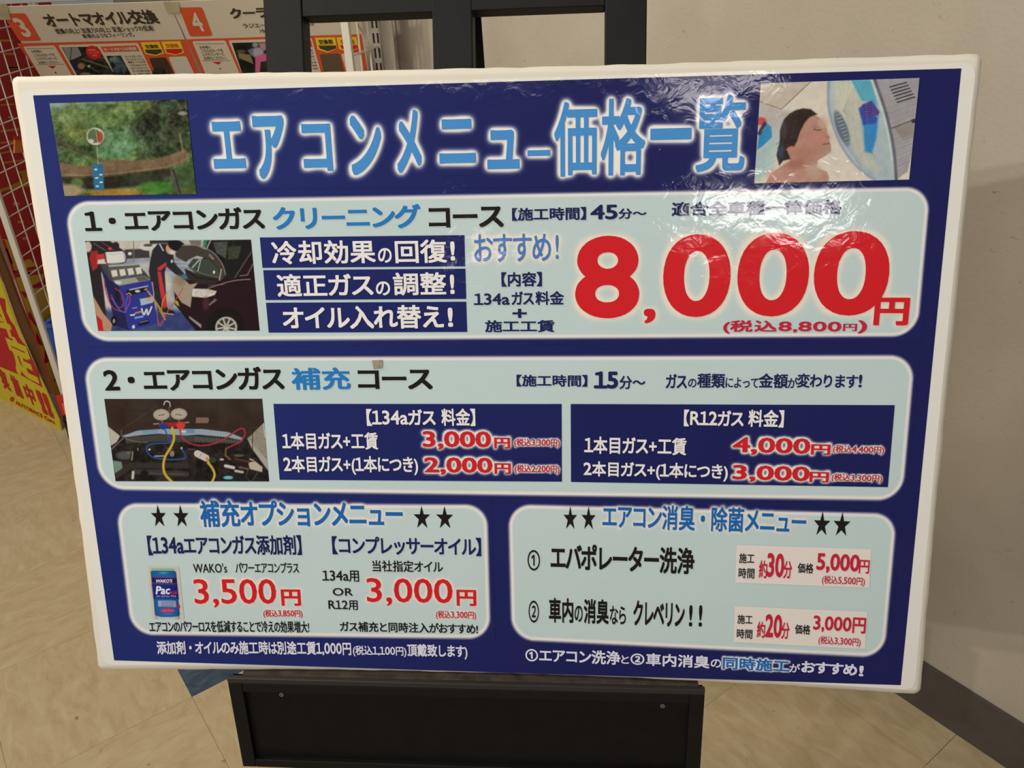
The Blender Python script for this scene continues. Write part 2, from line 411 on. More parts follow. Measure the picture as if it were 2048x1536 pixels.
for n_, (_, i, j, p) in enumerate(cells[:250]):
    blue = (i, j) == (-1, 0); cut = O2 + (j + 1) * TILE > WALL
    o = bpy.data.objects.new('floor_tile', tmc if cut else tmb if blue else tme); COL.objects.link(o)
    if cut: p = p + T2 * (v0 + CW_ / 2 - p @ T2)
    o.parent = floor; o.location = (p[0], p[1] - 1.0, 0.012 - 0.003)
    o.rotation_euler = (0, 0, PHI + (math.pi / 2 if (i + j) % 2 and not cut else 0))
    if blue: o['label'] = 'dark blue mottled floor tile'

def wall_material():
    m = bpy.data.materials.new('wall_paint'); m.use_nodes = True; nt = m.node_tree; b = nt.nodes['Principled BSDF']
    geo = nt.nodes.new('ShaderNodeNewGeometry')
    n = nt.nodes.new('ShaderNodeTexNoise'); n.inputs['Scale'].default_value = 5; n.inputs['Detail'].default_value = 8; nt.links.new(geo.outputs['Position'], n.inputs['Vector'])
    r = nt.nodes.new('ShaderNodeValToRGB'); e = r.color_ramp.elements; e[0].position = .3; e[1].position = .7
    e[0].color = (*lin((166, 156, 140)), 1); e[1].color = (*lin((181, 171, 155)), 1); nt.links.new(n.outputs['Fac'], r.inputs['Fac'])
    mp = nt.nodes.new('ShaderNodeMapping'); mp.inputs['Scale'].default_value = (1, 1, 1.6); nt.links.new(geo.outputs['Position'], mp.inputs['Vector'])
    n2 = nt.nodes.new('ShaderNodeTexNoise'); n2.inputs['Scale'].default_value = 42; n2.inputs['Detail'].default_value = 5; n2.inputs['Distortion'].default_value = 1.5
    nt.links.new(mp.outputs['Vector'], n2.inputs['Vector'])
    r2 = nt.nodes.new('ShaderNodeValToRGB'); e = r2.color_ramp.elements; e[0].position = .69; e[1].position = .75; e[0].color = (1, 1, 1, 1); e[1].color = (.66, .64, .6, 1)
    nt.links.new(n2.outputs['Fac'], r2.inputs['Fac'])
    mx = nt.nodes.new('ShaderNodeMix'); mx.data_type = 'RGBA'; mx.blend_type = 'MULTIPLY'; mx.inputs['Factor'].default_value = 1
    nt.links.new(r.outputs['Color'], mx.inputs[6]); nt.links.new(r2.outputs['Color'], mx.inputs[7]); nt.links.new(mx.outputs[2], b.inputs['Base Color'])
    n3 = nt.nodes.new('ShaderNodeTexNoise'); n3.inputs['Scale'].default_value = 160; n3.inputs['Detail'].default_value = 3; nt.links.new(geo.outputs['Position'], n3.inputs['Vector'])
    k = nt.nodes.new('ShaderNodeBump'); k.inputs['Strength'].default_value = .35; k.inputs['Distance'].default_value = .002
    nt.links.new(n3.outputs['Fac'], k.inputs['Height']); nt.links.new(k.outputs['Normal'], b.inputs['Normal'])
    b.inputs['Roughness'].default_value = .7; b.inputs['Specular IOR Level'].default_value = .25
    return m
wc = T2 * (WALL + 0.05) + T1 * (-0.6) + EZ * 1.35
tag(box('wall_right', wc, (4.2, 0.05, 1.35), wall_material(), axes=(T1, T2, EZ), bv=0), kind='structure')
bc = T2 * (WALL - 0.002) + T1 * (-0.6) + EZ * 0.052
tag(box('baseboard_right', bc, (4.2, 0.002, 0.052), mat('baseboard_vinyl', (78, 72, 66), 0.5, noise=(30, .12)), axes=(T1, T2, EZ), bv=0.0015), kind='structure')

# ------------------------------------------------------------------ the menu board
BYAW, LEAN = -0.09844, 0.26407
BC = A(-0.02697, 0.68854, CAMZ - 0.39086)
BX = A(math.cos(BYAW), math.sin(BYAW), 0); Bn = A(-math.sin(BYAW), math.cos(BYAW), 0)
BU = EZ * math.cos(LEAN) + Bn * math.sin(LEAN)
def bow(a, b):
    s = np.clip(a / 0.402675, -1.06, 1.06); t = np.clip(b / 0.285, -1.05, 1.05)
    return (1 - s * s) * (1.56953 + 0.12665 * t) / 100 + (1 - t * t) * (0.56827 - 0.10455 * s) / 100
BOARD = Surf(BC, BX, BU, bow)
bottom = BC - BU * 0.296
menu = thing('menu_board', (bottom[0], bottom[1], bottom[2]), 'white bordered navy price menu board of Japanese text, leaning on the black easel', 'sign')

def sheet_px(q, nu, nv, r, seg=6):
    """corner-rounded sheet outline inside a quad as (a,b)"""
    return None
def slab(name, q, off, th, material, ink, parent, rad=0.006, wob=0.0, nx=90, ny=60):
    """bowed slab with softly knocked corners"""
    (a, b) = BOARD.ab([p[0] for p in q], [p[1] for p in q])
    U_, V_ = np.meshgrid(np.linspace(0, 1, nx), np.linspace(0, 1, ny))
    aa = (1 - U_) * (1 - V_) * a[0] + U_ * (1 - V_) * a[1] + U_ * V_ * a[2] + (1 - U_) * V_ * a[3]
    bb = (1 - U_) * (1 - V_) * b[0] + U_ * (1 - V_) * b[1] + U_ * V_ * b[2] + (1 - U_) * V_ * b[3]
    W_, H_ = 0.84, 0.59
    # round the corners: pull corner nodes in
    dx = np.minimum(U_, 1 - U_) * W_; dy = np.minimum(V_, 1 - V_) * H_
    edge = (dx < 1e-6) | (dy < 1e-6)
    if wob:
        ww = np.where(edge, fbm(U_ * 40, V_ * 28, 5, 3) * wob, 0)
        aa = aa + np.where(U_ < .5, 1, -1) * np.where(dx < 1e-6, ww, 0); bb = bb + np.where(V_ > .5, 1, -1) * np.where(dy < 1e-6, ww, 0)
    cx_ = np.clip(rad - dx, 0, rad); cy_ = np.clip(rad - dy, 0, rad); rr = np.hypot(cx_, cy_); over = np.clip(rr - rad, 0, None)
    k = np.where(rr > 0, over / np.maximum(rr, 1e-9), 0)
    aa = aa + np.where(U_ < .5, 1, -1) * cx_ * k; bb = bb + np.where(V_ < .5, -1, 1) * cy_ * k
    Vf = BOARD.at(aa, bb, off).reshape(-1, 3); Fg = grid_faces(nx, ny)
    if th:
        Vb = BOARD.at(aa, bb, off - th).reshape(-1, 3); n = len(Vf)
        ring = list(range(nx)) + [nx * (j + 1) - 1 for j in range(1, ny)] + [nx * ny - 1 - i for i in range(1, nx)] + [nx * (ny - 1 - j) for j in range(1, ny - 1)]
        side = [(ring[i], ring[(i + 1) % len(ring)], ring[(i + 1) % len(ring)] + n, ring[i] + n) for i in range(len(ring))]
        Fall = np.concatenate([Fg, Fg[:, ::-1] + n, np.array(side)]); Vall = np.concatenate([Vf, Vb])
        return build(name, Vall, Fall, material, parent)
    return build(name, Vf, Fg, material, parent, ink=np.broadcast_to(lin(ink), (len(Vf), 3)), smooth=True)
slab('foam_panel', [(22, 153), (1965, 107), (1840, 1388), (197, 1340)], 0.0, 0.007, mat('foam_board', (217, 210, 195), 0.6, noise=(9, .03)), None, menu, rad=0.006, wob=0.0004, nx=160, ny=110)
sheet = slab('printed_sheet', [(37, 180), (1953, 125), (1829, 1380), (206, 1330)], 0.0004, 0, LAM, (222, 221, 214), menu, rad=0.008)
NAVY = (31, 43, 108); LIGHT = (186, 205, 206); WHT = (226, 223, 218)
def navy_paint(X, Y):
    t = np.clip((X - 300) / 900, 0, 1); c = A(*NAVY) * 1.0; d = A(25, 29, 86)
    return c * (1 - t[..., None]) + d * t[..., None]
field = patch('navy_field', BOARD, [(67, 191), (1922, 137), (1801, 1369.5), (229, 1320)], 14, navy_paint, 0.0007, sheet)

BLK = (26, 22, 19); DNV = (30, 33, 84); BLU = (36, 118, 190); RED = (204, 30, 38); CRM = (190, 34, 58); WT = (228, 225, 224)
R = lambda *a, **k: run(BOARD, *a, **k)

# headline
TB = (70, 140, 205)
head = [R(g, *b, TB, bold=(0.033 if g in 'エアコンメニュー' else 0.03 if g == '一' else 0.017)) for g, b in (
    ('エ', (419.6, 243.4, 493.8, 336.5)), ('ア', (504.2, 231.5, 578, 357)), ('コ', (602, 248, 667.5, 341.5)), ('ン', (696.7, 231, 767, 349)), ('メ', (789, 220, 845, 345.5)),
    ('ニ', (876, 239, 952.4, 326)), ('ュ', (973, 260.5, 1039.3, 337.5)), ('ー', (1055, 300.5, 1100.5, 311.5)), ('価', (1108, 204.5, 1193.5, 352)), ('格', (1202, 198, 1289, 350)),
    ('一', (1300.7, 257.7, 1382, 278.4)), ('覧', (1395, 191, 1487, 342.5)))]
g = Glow(head, 395, 165, 1515, 380, 5.4, 3.0, (232, 230, 226))
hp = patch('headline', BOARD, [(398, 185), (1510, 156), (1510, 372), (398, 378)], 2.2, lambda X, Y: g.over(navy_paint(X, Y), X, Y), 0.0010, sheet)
lettering('lettering', head, 0.0014, hp)

def panel(q, rad, region, glows, name='info_panel'):
    def p(X, Y):
        d = rounded(q, rad, X, Y); c = navy_paint(X, Y)
        c = mix(c, WHT, d / 5.5); c = mix(c, LIGHT, (d - 8.5) / 3.0)
        for g in glows: c = g.over(c, X, Y)
        return c
    return patch(name, BOARD, region, 2.4, p, 0.0010, sheet)
def lbox(name, q, parent, glows=(), step=6):
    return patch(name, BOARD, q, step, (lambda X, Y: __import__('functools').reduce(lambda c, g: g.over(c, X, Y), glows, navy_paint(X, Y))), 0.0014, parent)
L2, L3 = 0.0014, 0.0018
# ---- course 1
price = [R('8', 1150, 472, 1277.3, 636, RED, bold=.028), R(',', 1287.7, 617, 1310, 646, RED, bold=.015), R('0', 1328, 469, 1457, 633.6, RED, bold=.028),
         R('0', 1478, 466, 1611.5, 632.6, RED, bold=.028), R('0', 1632.8, 462.5, 1769.8, 631, RED, bold=.028)]
yen = [R('円', 1749.5, 594.6, 1814, 650.4, RED, bold=.04)]
reco = [R('おすすめ', 947.5, 468, 1102, 522.5, (72, 122, 190), bold=.012), R('!', 1110.9, 469.7, 1117.4, 517.8, (72, 122, 190), bold=.005)]
tax1 = [R('(税込8,800', 1446.5, 640, 1680.8, 668, CRM, bold=.03, space=1.05), R('円', 1685.7, 647, 1712.4, 661.7, CRM, bold=.03), R(')', 1715.6, 640, 1731.7, 666.5, CRM, bold=.03)]
g1 = Glow(price + yen, 1120, 440, 1845, 668, 5.5, 1.9, (228, 220, 206), 2.0); g2 = Glow(reco, 930, 450, 1135, 542, 4.5, 2.6, (228, 222, 210), 2.0)
blue1 = [R('クリーニング', 544.4, 413, 842.7, 455.5, BLU, bold=.027)]
p1 = panel([(126, 400.5), (1863, 371), (1836, 675), (169, 685)], 52, [(116, 390), (1870, 364), (1843, 684), (160, 694)], [g1, g2])
lettering('lettering', [R('1・エアコンガス', 166.5, 420, 531.5, 457.5, BLK, bold=.027)] + blue1 + [R('コース', 856.8, 415, 1007.8, 454, BLK, bold=.03),
    R('【施工時間】', 1024, 416, 1172, 439.5, DNV, bold=.03), R('45', 1180.5, 409.5, 1234.8, 438.5, DNV, bold=.026), R('分～', 1237, 417, 1292.5, 437, DNV, bold=.025),
    R('適合全車種一律価格', 1343.4, 404, 1681.8, 428, DNV, bold=.028), R('【内容】', 1002.7, 544, 1084, 572.5, DNV, bold=.028),
    R('134a', 947.5, 586.5, 1019.7, 609.3, DNV, bold=.02), R('ガス', 1023, 582.6, 1067.8, 609.3, DNV, bold=.025), R('料金', 1070.7, 582, 1127.9, 609.3, DNV, bold=.025),
    R('+', 1025, 617, 1053.7, 635.4, DNV, bold=.02), R('施工工賃', 970, 640, 1109, 663.7, DNV, bold=.028)], L2, p1)
lettering('price_lettering', price + tax1 + reco, L2, p1); lettering('price_lettering', yen, L3, p1)
fb = [([(520.6, 474.7), (929, 470), (930.5, 532.3), (526, 535.4)], [R('冷却効果', 542.5, 482, 753, 526, WT, bold=.022), R('の', 756.3, 496, 785, 525, WT, bold=.02), R('回復', 789.7, 480, 895, 525, WT, bold=.022), R('!', 900.7, 482.7, 911, 520.7, WT, bold=.03)]),
      ([(527.4, 540), (931, 537), (932.7, 597.4), (532.4, 599.7)], [R('適正ガス', 553.4, 548, 748.6, 591, WT, bold=.022), R('の', 752, 562.6, 781.8, 590, WT, bold=.02), R('調整', 786, 545, 893.6, 589.5, WT, bold=.022), R('!', 900, 549, 910, 587.5, WT, bold=.03)]),
      ([(532.9, 605), (932.7, 603), (934.7, 663.4), (538.4, 664.8)], [R('オイル入れ替え', 564.4, 612, 888.8, 656, WT, bold=.025), R('!', 895.6, 615, 907, 653, WT, bold=.03)])]
for q, rs in fb:
    o = lbox('feature_box', q, p1); lettering('lettering', rs, L3, p1)

# ---- course 2
def price_pair(rs): return rs
RB = (200, 32, 42)
pa = [R('3,000', 844.9, 860.8, 982.6, 898.6, RB, bold=.026), R('円', 988.5, 874, 1020.4, 896, RB, bold=.035), R('2,000', 848.4, 913, 985.5, 949.5, RB, bold=.026), R('円', 989, 925, 1021.9, 947, RB, bold=.035)]
ta = [R('(税込3,300円)', 1028.6, 875.5, 1119.4, 894.5, CRM, bold=.02), R('(税込2,200円)', 1029.5, 928, 1118.8, 947, CRM, bold=.02)]
pb = [R('4,000', 1465, 872.5, 1618.5, 911.5, RB, bold=.026), R('円', 1621.7, 887, 1659, 909, RB, bold=.035), R('3,000', 1464.7, 928, 1617.3, 966, RB, bold=.026), R('円', 1618.8, 942, 1656, 964, RB, bold=.035)]
tb = [R('(税込4,400円)', 1665.7, 888.6, 1765.9, 908.5, CRM, bold=.02), R('(税込3,300円)', 1662.7, 945.5, 1762, 965.4, CRM, bold=.02)]
ga = Glow(pa, 830, 845, 1030, 962, 2.6, 2.8); gat = Glow(ta, 1022, 866, 1124, 956, 1.5, 3.2, st=1.2)
gb = Glow(pb, 1450, 858, 1668, 978, 2.6, 2.8); gbt = Glow(tb, 1656, 878, 1774, 972, 1.5, 3.2, st=1.2)
p2 = panel([(163, 712), (1832, 707.5), (1806, 1003), (200, 981)], 52, [(153, 703), (1840, 699), (1812, 1006.6), (190, 984.4)], [])
lettering('lettering', [R('2・エアコンガス', 206, 736.5, 570.6, 778.5, BLK, bold=.027), R('補充', 582, 735, 702.6, 778.8, BLU, bold=.024), R('コース', 715, 739, 866, 778, BLK, bold=.03),
    R('【施工時間】', 1033, 748.6, 1174.5, 773, DNV, bold=.028), R('15', 1187.7, 742, 1236, 777, DNV, bold=.035), R('分～', 1238.7, 751, 1290, 778, DNV, bold=.022),
    R('ガス', 1331.6, 747, 1373, 776.4, DNV, bold=.026), R('の', 1376, 756.8, 1392, 774.4, DNV, bold=.015), R('種類', 1394.6, 746, 1449, 775.7, DNV, bold=.024), R('によって', 1451, 754, 1516, 775.5, DNV, bold=.015),
    R('金額', 1517.7, 746, 1574, 776, DNV, bold=.024), R('が', 1575, 754, 1594, 775.5, DNV, bold=.015), R('変わります', 1594.5, 746, 1713.7, 776.4, DNV, bold=.024), R('!', 1717.5, 748.6, 1722, 774, DNV, bold=.02)], L2, p2)
ta_ = lbox('price_table', [(547.7, 807), (1123.2, 807.2), (1123.8, 962.5), (560.2, 958.7)], p2, (ga, gat), 2.2)
lettering('lettering', [R('【134aガス', 733, 816.9, 872.4, 851, WT, bold=.026), R('料金】', 882.7, 816, 951.5, 851, WT, bold=.026), R('1本目ガス+工賃', 564, 864, 757.6, 898, WT, bold=.024),
    R('2本目ガス+(1本につき)', 567, 911, 837.6, 949, WT, bold=.024)] + pa + ta, L3, p2)
tb_ = lbox('price_table', [(1141.4, 807.2), (1788.4, 809.5), (1774.7, 973.3), (1142, 963)], p2, (gb, gbt), 2.2)
lettering('lettering', [R('【R12ガス', 1368, 818, 1486, 853.5, WT, bold=.026), R('料金】', 1496.9, 818, 1566, 854, WT, bold=.026), R('1本目ガス+工賃', 1168.4, 871.5, 1371.8, 909.5, WT, bold=.024),
    R('2本目ガス+(1本につき)', 1167, 921, 1454.4, 962, WT, bold=.024)] + pb + tb, L3, p2)

# ---- options
MB = (26, 98, 172)
def star(x0, y0, x1, y1):
    a, b = BOARD.ab([x0, x1], [y0, y1]); pts = []
    for k in range(10):
        r_ = 1.0 if k % 2 == 0 else 0.382; an = math.pi / 2 + k * math.pi / 5; pts.append((r_ * math.cos(an), r_ * math.sin(an)))
    P = A(*pts[0]); P = np.array(pts); mn, mx = P.min(0), P.max(0)
    aa = a[0] + (P[:, 0] - mn[0]) / (mx[0] - mn[0]) * (a[1] - a[0]); bb = b[1] + (P[:, 1] - mn[1]) / (mx[1] - mn[1]) * (b[0] - b[1])
    c = np.array([[aa.mean(), (bb[[2, 8]].mean() * .5 + bb[[4, 6]].mean() * .5)]])
    ab = np.concatenate([np.stack([aa, bb], 1), c]); F = [(i, (i + 1) % 10, 10) for i in range(10)]
    return dict(s=BOARD, ab=ab, F=F, col=np.broadcast_to(lin(BLK), (11, 3)))
h3 = [R('補充オプションメニュー', 398.5, 999.5, 807, 1054.5, MB, bold=.024)]
g3 = Glow(h3, 385, 985, 822, 1068, 3.0, 2.2, (222, 221, 216), 2.0)
pr3 = [R('3,500', 386.4, 1157, 555, 1214, RED, bold=.008), R('円', 562, 1177.6, 603, 1210.4, RED, bold=.03), R('3,000', 732.4, 1154.6, 906, 1212.8, RED, bold=.008), R('円', 913, 1178, 953, 1211, RED, bold=.03),
       R('(税込3,850円)', 527, 1218, 606, 1235, CRM, bold=.012), R('(税込3,300円)', 872, 1219.6, 952.3, 1239, CRM, bold=.012)]
g3b = Glow(pr3, 375, 1140, 965, 1245, 3.0, 1.6, (228, 214, 204), 2.0)
p3 = panel([(229, 1003), (977, 1006), (984, 1279.5), (262, 1271)], 46, [(221, 985), (984, 995.3), (991, 1287), (253, 1278)], [g3, g3b])
lettering('lettering', h3 + [star(301, 1008.6, 335.5, 1051.5), star(345.8, 1008.8, 380.5, 1051.8), star(826.7, 1010.5, 861.4, 1055), star(872, 1011, 907.5, 1055.5),
    R('【134aエアコンガス添加剤】', 294.5, 1070, 604.8, 1109, DNV, bold=.022), R("WAKO's", 386.8, 1125.8, 455.5, 1144.2, BLK, bold=.004), R('パワーエアコンプラス', 470.7, 1123.5, 599, 1145, BLK, bold=.012),
    R('エアコンのパワーロスを低減することで冷えの効果増大!', 298.5, 1240.5, 619.6, 1264.5, BLK, bold=.016),
    R('【コンプレッサーオイル】', 663.8, 1071, 962.9, 1111.3, DNV, bold=.022), R('当社指定オイル', 744.6, 1119, 886.5, 1144, BLK, bold=.014),
    R('134a用', 644.5, 1139.4, 719, 1162.6, BLK, bold=.012), R('OR', 665.6, 1174.6, 706.7, 1190.5, BLK, bold=.008), R('R12用', 657, 1199, 716.5, 1219, BLK, bold=.012),
    R('ガス補充と同時注入がおすすめ!', 679.7, 1241.5, 956.3, 1267, BLK, bold=.018)], L2, p3)
lettering('price_lettering', pr3, L2, p3)

# ---- cabin cleaning
h4 = [R('エアコン消臭・除菌メニュー', 1205, 1006, 1610, 1068.5, MB, bold=.022)]
g4 = Glow(h4, 1190, 990, 1625, 1084, 3.0, 2.0, (222, 221, 216), 2.0)
p4 = panel([(1014, 1005), (1796, 1024), (1770, 1317), (1021, 1281)], 48, [(1006, 995.7), (1803, 1006.6), (1777, 1325), (1013, 1288)], [g4])
lettering('lettering', h4 + [star(1126.9, 1011, 1154, 1057), star(1163, 1011.3, 1191, 1057.5), star(1628.4, 1021, 1658, 1070), star(1667.5, 1022.4, 1698, 1071),
    R('①', 1055, 1098.6, 1080, 1140, BLK, bold=.01), R('エバポレーター洗浄', 1101, 1086, 1387.7, 1148, BLK, bold=.027), R('②', 1057, 1199.6, 1078, 1244, BLK, bold=.01),
    R('車内', 1097.7, 1194, 1146.5, 1244.8, BLK, bold=.028), R('の', 1149.3, 1209.8, 1165, 1242.8, BLK, bold=.015), R('消臭', 1167.6, 1196.3, 1217, 1247.3, BLK, bold=.028), R('なら', 1219.6, 1209.8, 1251.3, 1248, BLK, bold=.015),
    R('クレベリン', 1267, 1199, 1368, 1253.5, BLK, bold=.028), R('!', 1378.3, 1209, 1383.8, 1251.6, BLK, bold=.015), R('!', 1397.8, 1209, 1403.3, 1252, BLK, bold=.015)], L2, p4)
for q, rs in (([(1472.8, 1088.8), (1742, 1097), (1737.7, 1174), (1470, 1164)],
     [R('施工', 1478, 1104.4, 1507.5, 1125.7, BLK, bold=.014), R('時間', 1477, 1133.7, 1507.5, 1155.8, BLK, bold=.014), R('約', 1518, 1119, 1532.7, 1155, CRM, bold=.02), R('30', 1534.3, 1104, 1566, 1154, CRM, bold=.028),
      R('分', 1567, 1120, 1582, 1155.8, CRM, bold=.02), R('価格', 1595, 1124, 1625, 1145.6, BLK, bold=.018), R('5,000', 1633.3, 1104, 1716.7, 1147, CRM, bold=.028), R('円', 1718, 1118, 1736.4, 1146, CRM, bold=.02), R('(税込5,500円)', 1643.7, 1149, 1727.6, 1172, CRM, bold=.012)]),
    ([(1469, 1211), (1733.6, 1222), (1729, 1296.4), (1466.5, 1282.7)],
     [R('施工', 1474.7, 1227, 1504, 1246.8, BLK, bold=.014), R('時間', 1473.3, 1255.6, 1503.4, 1276, BLK, bold=.014), R('約', 1513.8, 1241, 1528.6, 1274, CRM, bold=.02), R('20', 1530.7, 1226, 1562, 1274.5, CRM, bold=.028),
      R('分', 1562.7, 1242.5, 1577, 1276.7, CRM, bold=.02), R('価格', 1589.5, 1246.6, 1619, 1267.4, BLK, bold=.018), R('3,000円', 1626.5, 1228.6, 1729, 1267, CRM, bold=.026), R('(税込3,300円)', 1636.6, 1269.8, 1719.4, 1293, CRM, bold=.012)])):
    patch('price_label', BOARD, q, 9, (222, 214, 208), 0.0014, p4); lettering('lettering', rs, L3, p4)
# ---- footer
ft = [R('同時施工', 1445.4, 1311.7, 1577.8, 1343.5, (30, 104, 180), bold=.03)]
gf = Glow(ft, 1432, 1298, 1592, 1358, 1.6, 3.0, st=1.2)
fp = patch('footer', BOARD, [(1434, 1304.5), (1590, 1312), (1589, 1356), (1433, 1350)], 1.6, lambda X, Y: gf.over(navy_paint(X, Y), X, Y), 0.0012, sheet)
WF = (214, 214, 232)
lettering('lettering', ft + [R('添加剤・オイルのみ施工時は別途工賃1,000円', 313.7, 1280.5, 703.8, 1310, WF, bold=.026), R('(税込1,100円)', 706, 1289.4, 813.8, 1313, WF, bold=.022), R('頂戴致します)', 814.5, 1286, 935.7, 1317.5, WF, bold=.026),
    R('①エアコン洗浄', 1050.8, 1294, 1240.7, 1328.5, WF, bold=.026), R('と', 1242.4, 1309, 1257.7, 1326, WF, bold=.018), R('②車内消臭', 1261, 1303, 1418.4, 1335.5, WF, bold=.026), R('の', 1421.4, 1316.4, 1441.7, 1334, WF, bold=.018),
    R('が', 1578.6, 1325, 1599, 1343.7, WF, bold=.018), R('おすすめ', 1602.7, 1320, 1712.6, 1350, WF, bold=.034), R('!', 1718, 1329.5, 1725.4, 1351, WF, bold=.03)], L2, fp)

# ---- printed pictures
def picture(q, org, k, painter, parent, step=1.3, off=0.0013, surf=BOARD, name='picture', material=None):
    q2 = [(org[0] + p[0] / k, org[1] + p[1] / k) for p in q]
    return patch(name, surf, q2, step, lambda X, Y: painter((X - org[0]) * k, (Y - org[1]) * k) * 0.93 - 3, off, parent, material)

def pic_bridge(X, Y):
    P = Paint(X, Y, (86, 108, 62))
    n = fbm(X / 260, Y / 200, 3, 5); n2 = fbm(X / 90, Y / 70, 9, 4)
    c = A(84, 106, 62) + n[..., None] * A(34, 36, 26) + n2[..., None] * A(14, 14, 8)
    P.c = c
    for x, y, rx, ry, col, a in ((330, 280, 300, 170, (128, 148, 92), .7), (130, 200, 160, 70, (112, 142, 128), .8), (620, 190, 180, 60, (92, 128, 104), .7), (800, 330, 240, 150, (120, 146, 88), .7), (430, 560, 200, 120, (122, 130, 66), .6),
                             (1000, 640, 330, 150, (96, 138, 98), .85), (900, 800, 240, 80, (84, 130, 92), .8), (1100, 200, 120, 120, (112, 140, 76), .6), (1330, 200, 90, 80, (118, 136, 80), .7),
                             (1600, 300, 280, 300, (44, 40, 30), .8), (1300, 500, 170, 150, (36, 40, 30), .8), (1580, 200, 130, 60, (60, 84, 58), .8), (1530, 400, 70, 130, (84, 110, 72), .7), (1600, 700, 260, 160, (50, 58, 42), .75), (180, 650, 90, 130, (56, 62, 44), .6),
                             (300, 820, 140, 80, (84, 112, 74), .6), (520, 900, 140, 60, (108, 134, 84), .7)):
        P.ell(x, y, rx, ry, col, .7, a)
    P.noise(70, 22, 21); P.noise(26, 15, 22); P.ell(170, 190, 130, 34, (168, 186, 176), .8, .7); P.ell(700, 165, 260, 22, (150, 172, 140), .8, .6)
    P.line([(150, 640), (500, 790), (800, 930)], 22, (92, 78, 58), 20, .8); P.line([(170, 720), (600, 860)], 18, (110, 98, 74), 20, .6)
    P.poly([(190, 930), (500, 975), (720, 930), (870, 880), (1150, 905), (1400, 885), (1600, 835), (1790, 760), (1850, 800), (1840, 900), (1600, 1000), (1300, 1045), (900, 1090), (500, 1112), (215, 1112)], (122, 101, 76), 30)
    P.line([(215, 1085), (500, 1092), (900, 1068), (1300, 1022), (1600, 975), (1830, 870)], 14, (150, 128, 100), 12, .8)
    P.poly([(215, 1120), (900, 1100), (1500, 1020), (1600, 1010), (1640, 1100), (1200, 1230), (760, 1275), (430, 1270), (230, 1160)], (48, 42, 32), 40)
    P.ell(1300, 1130, 330, 70, (54, 62, 42), .6, .8); P.ell(1450, 1250, 240, 80, (66, 128, 46), .5, .9); P.ell(1800, 1150, 150, 190, (52, 78, 46), .5, .8); P.ell(1800, 1290, 120, 40, (92, 100, 50), .5, .7)
    P.ell(420, 1190, 80, 60, (92, 116, 62), .5, .9); P.ell(300, 1290, 190, 80, (176, 160, 126), .5, .95); P.ell(900, 1310, 360, 42, (170, 128, 50), .5, .95)
    P.line([(1620, 1020), (1700, 1310)], 40, (84, 84, 76), 12); P.line([(1655, 1030), (1735, 1310)], 22, (48, 46, 38), 12)
    P.line([(1735, 570), (1775, 800)], 26, (140, 128, 112), 14, .8); P.ell(1770, 300, 60, 26, (160, 155, 145), .5, .8)
    P.noise(120, 10, 5); P.noise(40, 8, 6)
    P.line([(676, 690), (690, 950)], 6, (190, 190, 180), 5)
    P.ell(655, 595, 112, 112, (206, 204, 190), .12); P.ell(640, 590, 84, 90, (92, 112, 84), .2); P.ell(710, 605, 46, 72, (160, 72, 52), .3, .9); P.ell(600, 655, 36, 26, (206, 200, 184), .3); P.line([(655, 500), (690, 690)], 8, (190, 190, 180), 6, .7)
    P.poly([(612, 945), (750, 950), (768, 1275), (642, 1285)], (40, 112, 150), 12)
    for k in range(9): P.line([(610, 960 + 38 * k), (770, 1040 + 38 * k)], 6, (82, 152, 182), 6, .6 if k < 7 else .2)
    for x, y in ((660, 1018), (725, 1085), (672, 1126), (728, 1180), (680, 1232)): P.ell(x, y, 22, 11, (214, 226, 230), .4)
    return P.c
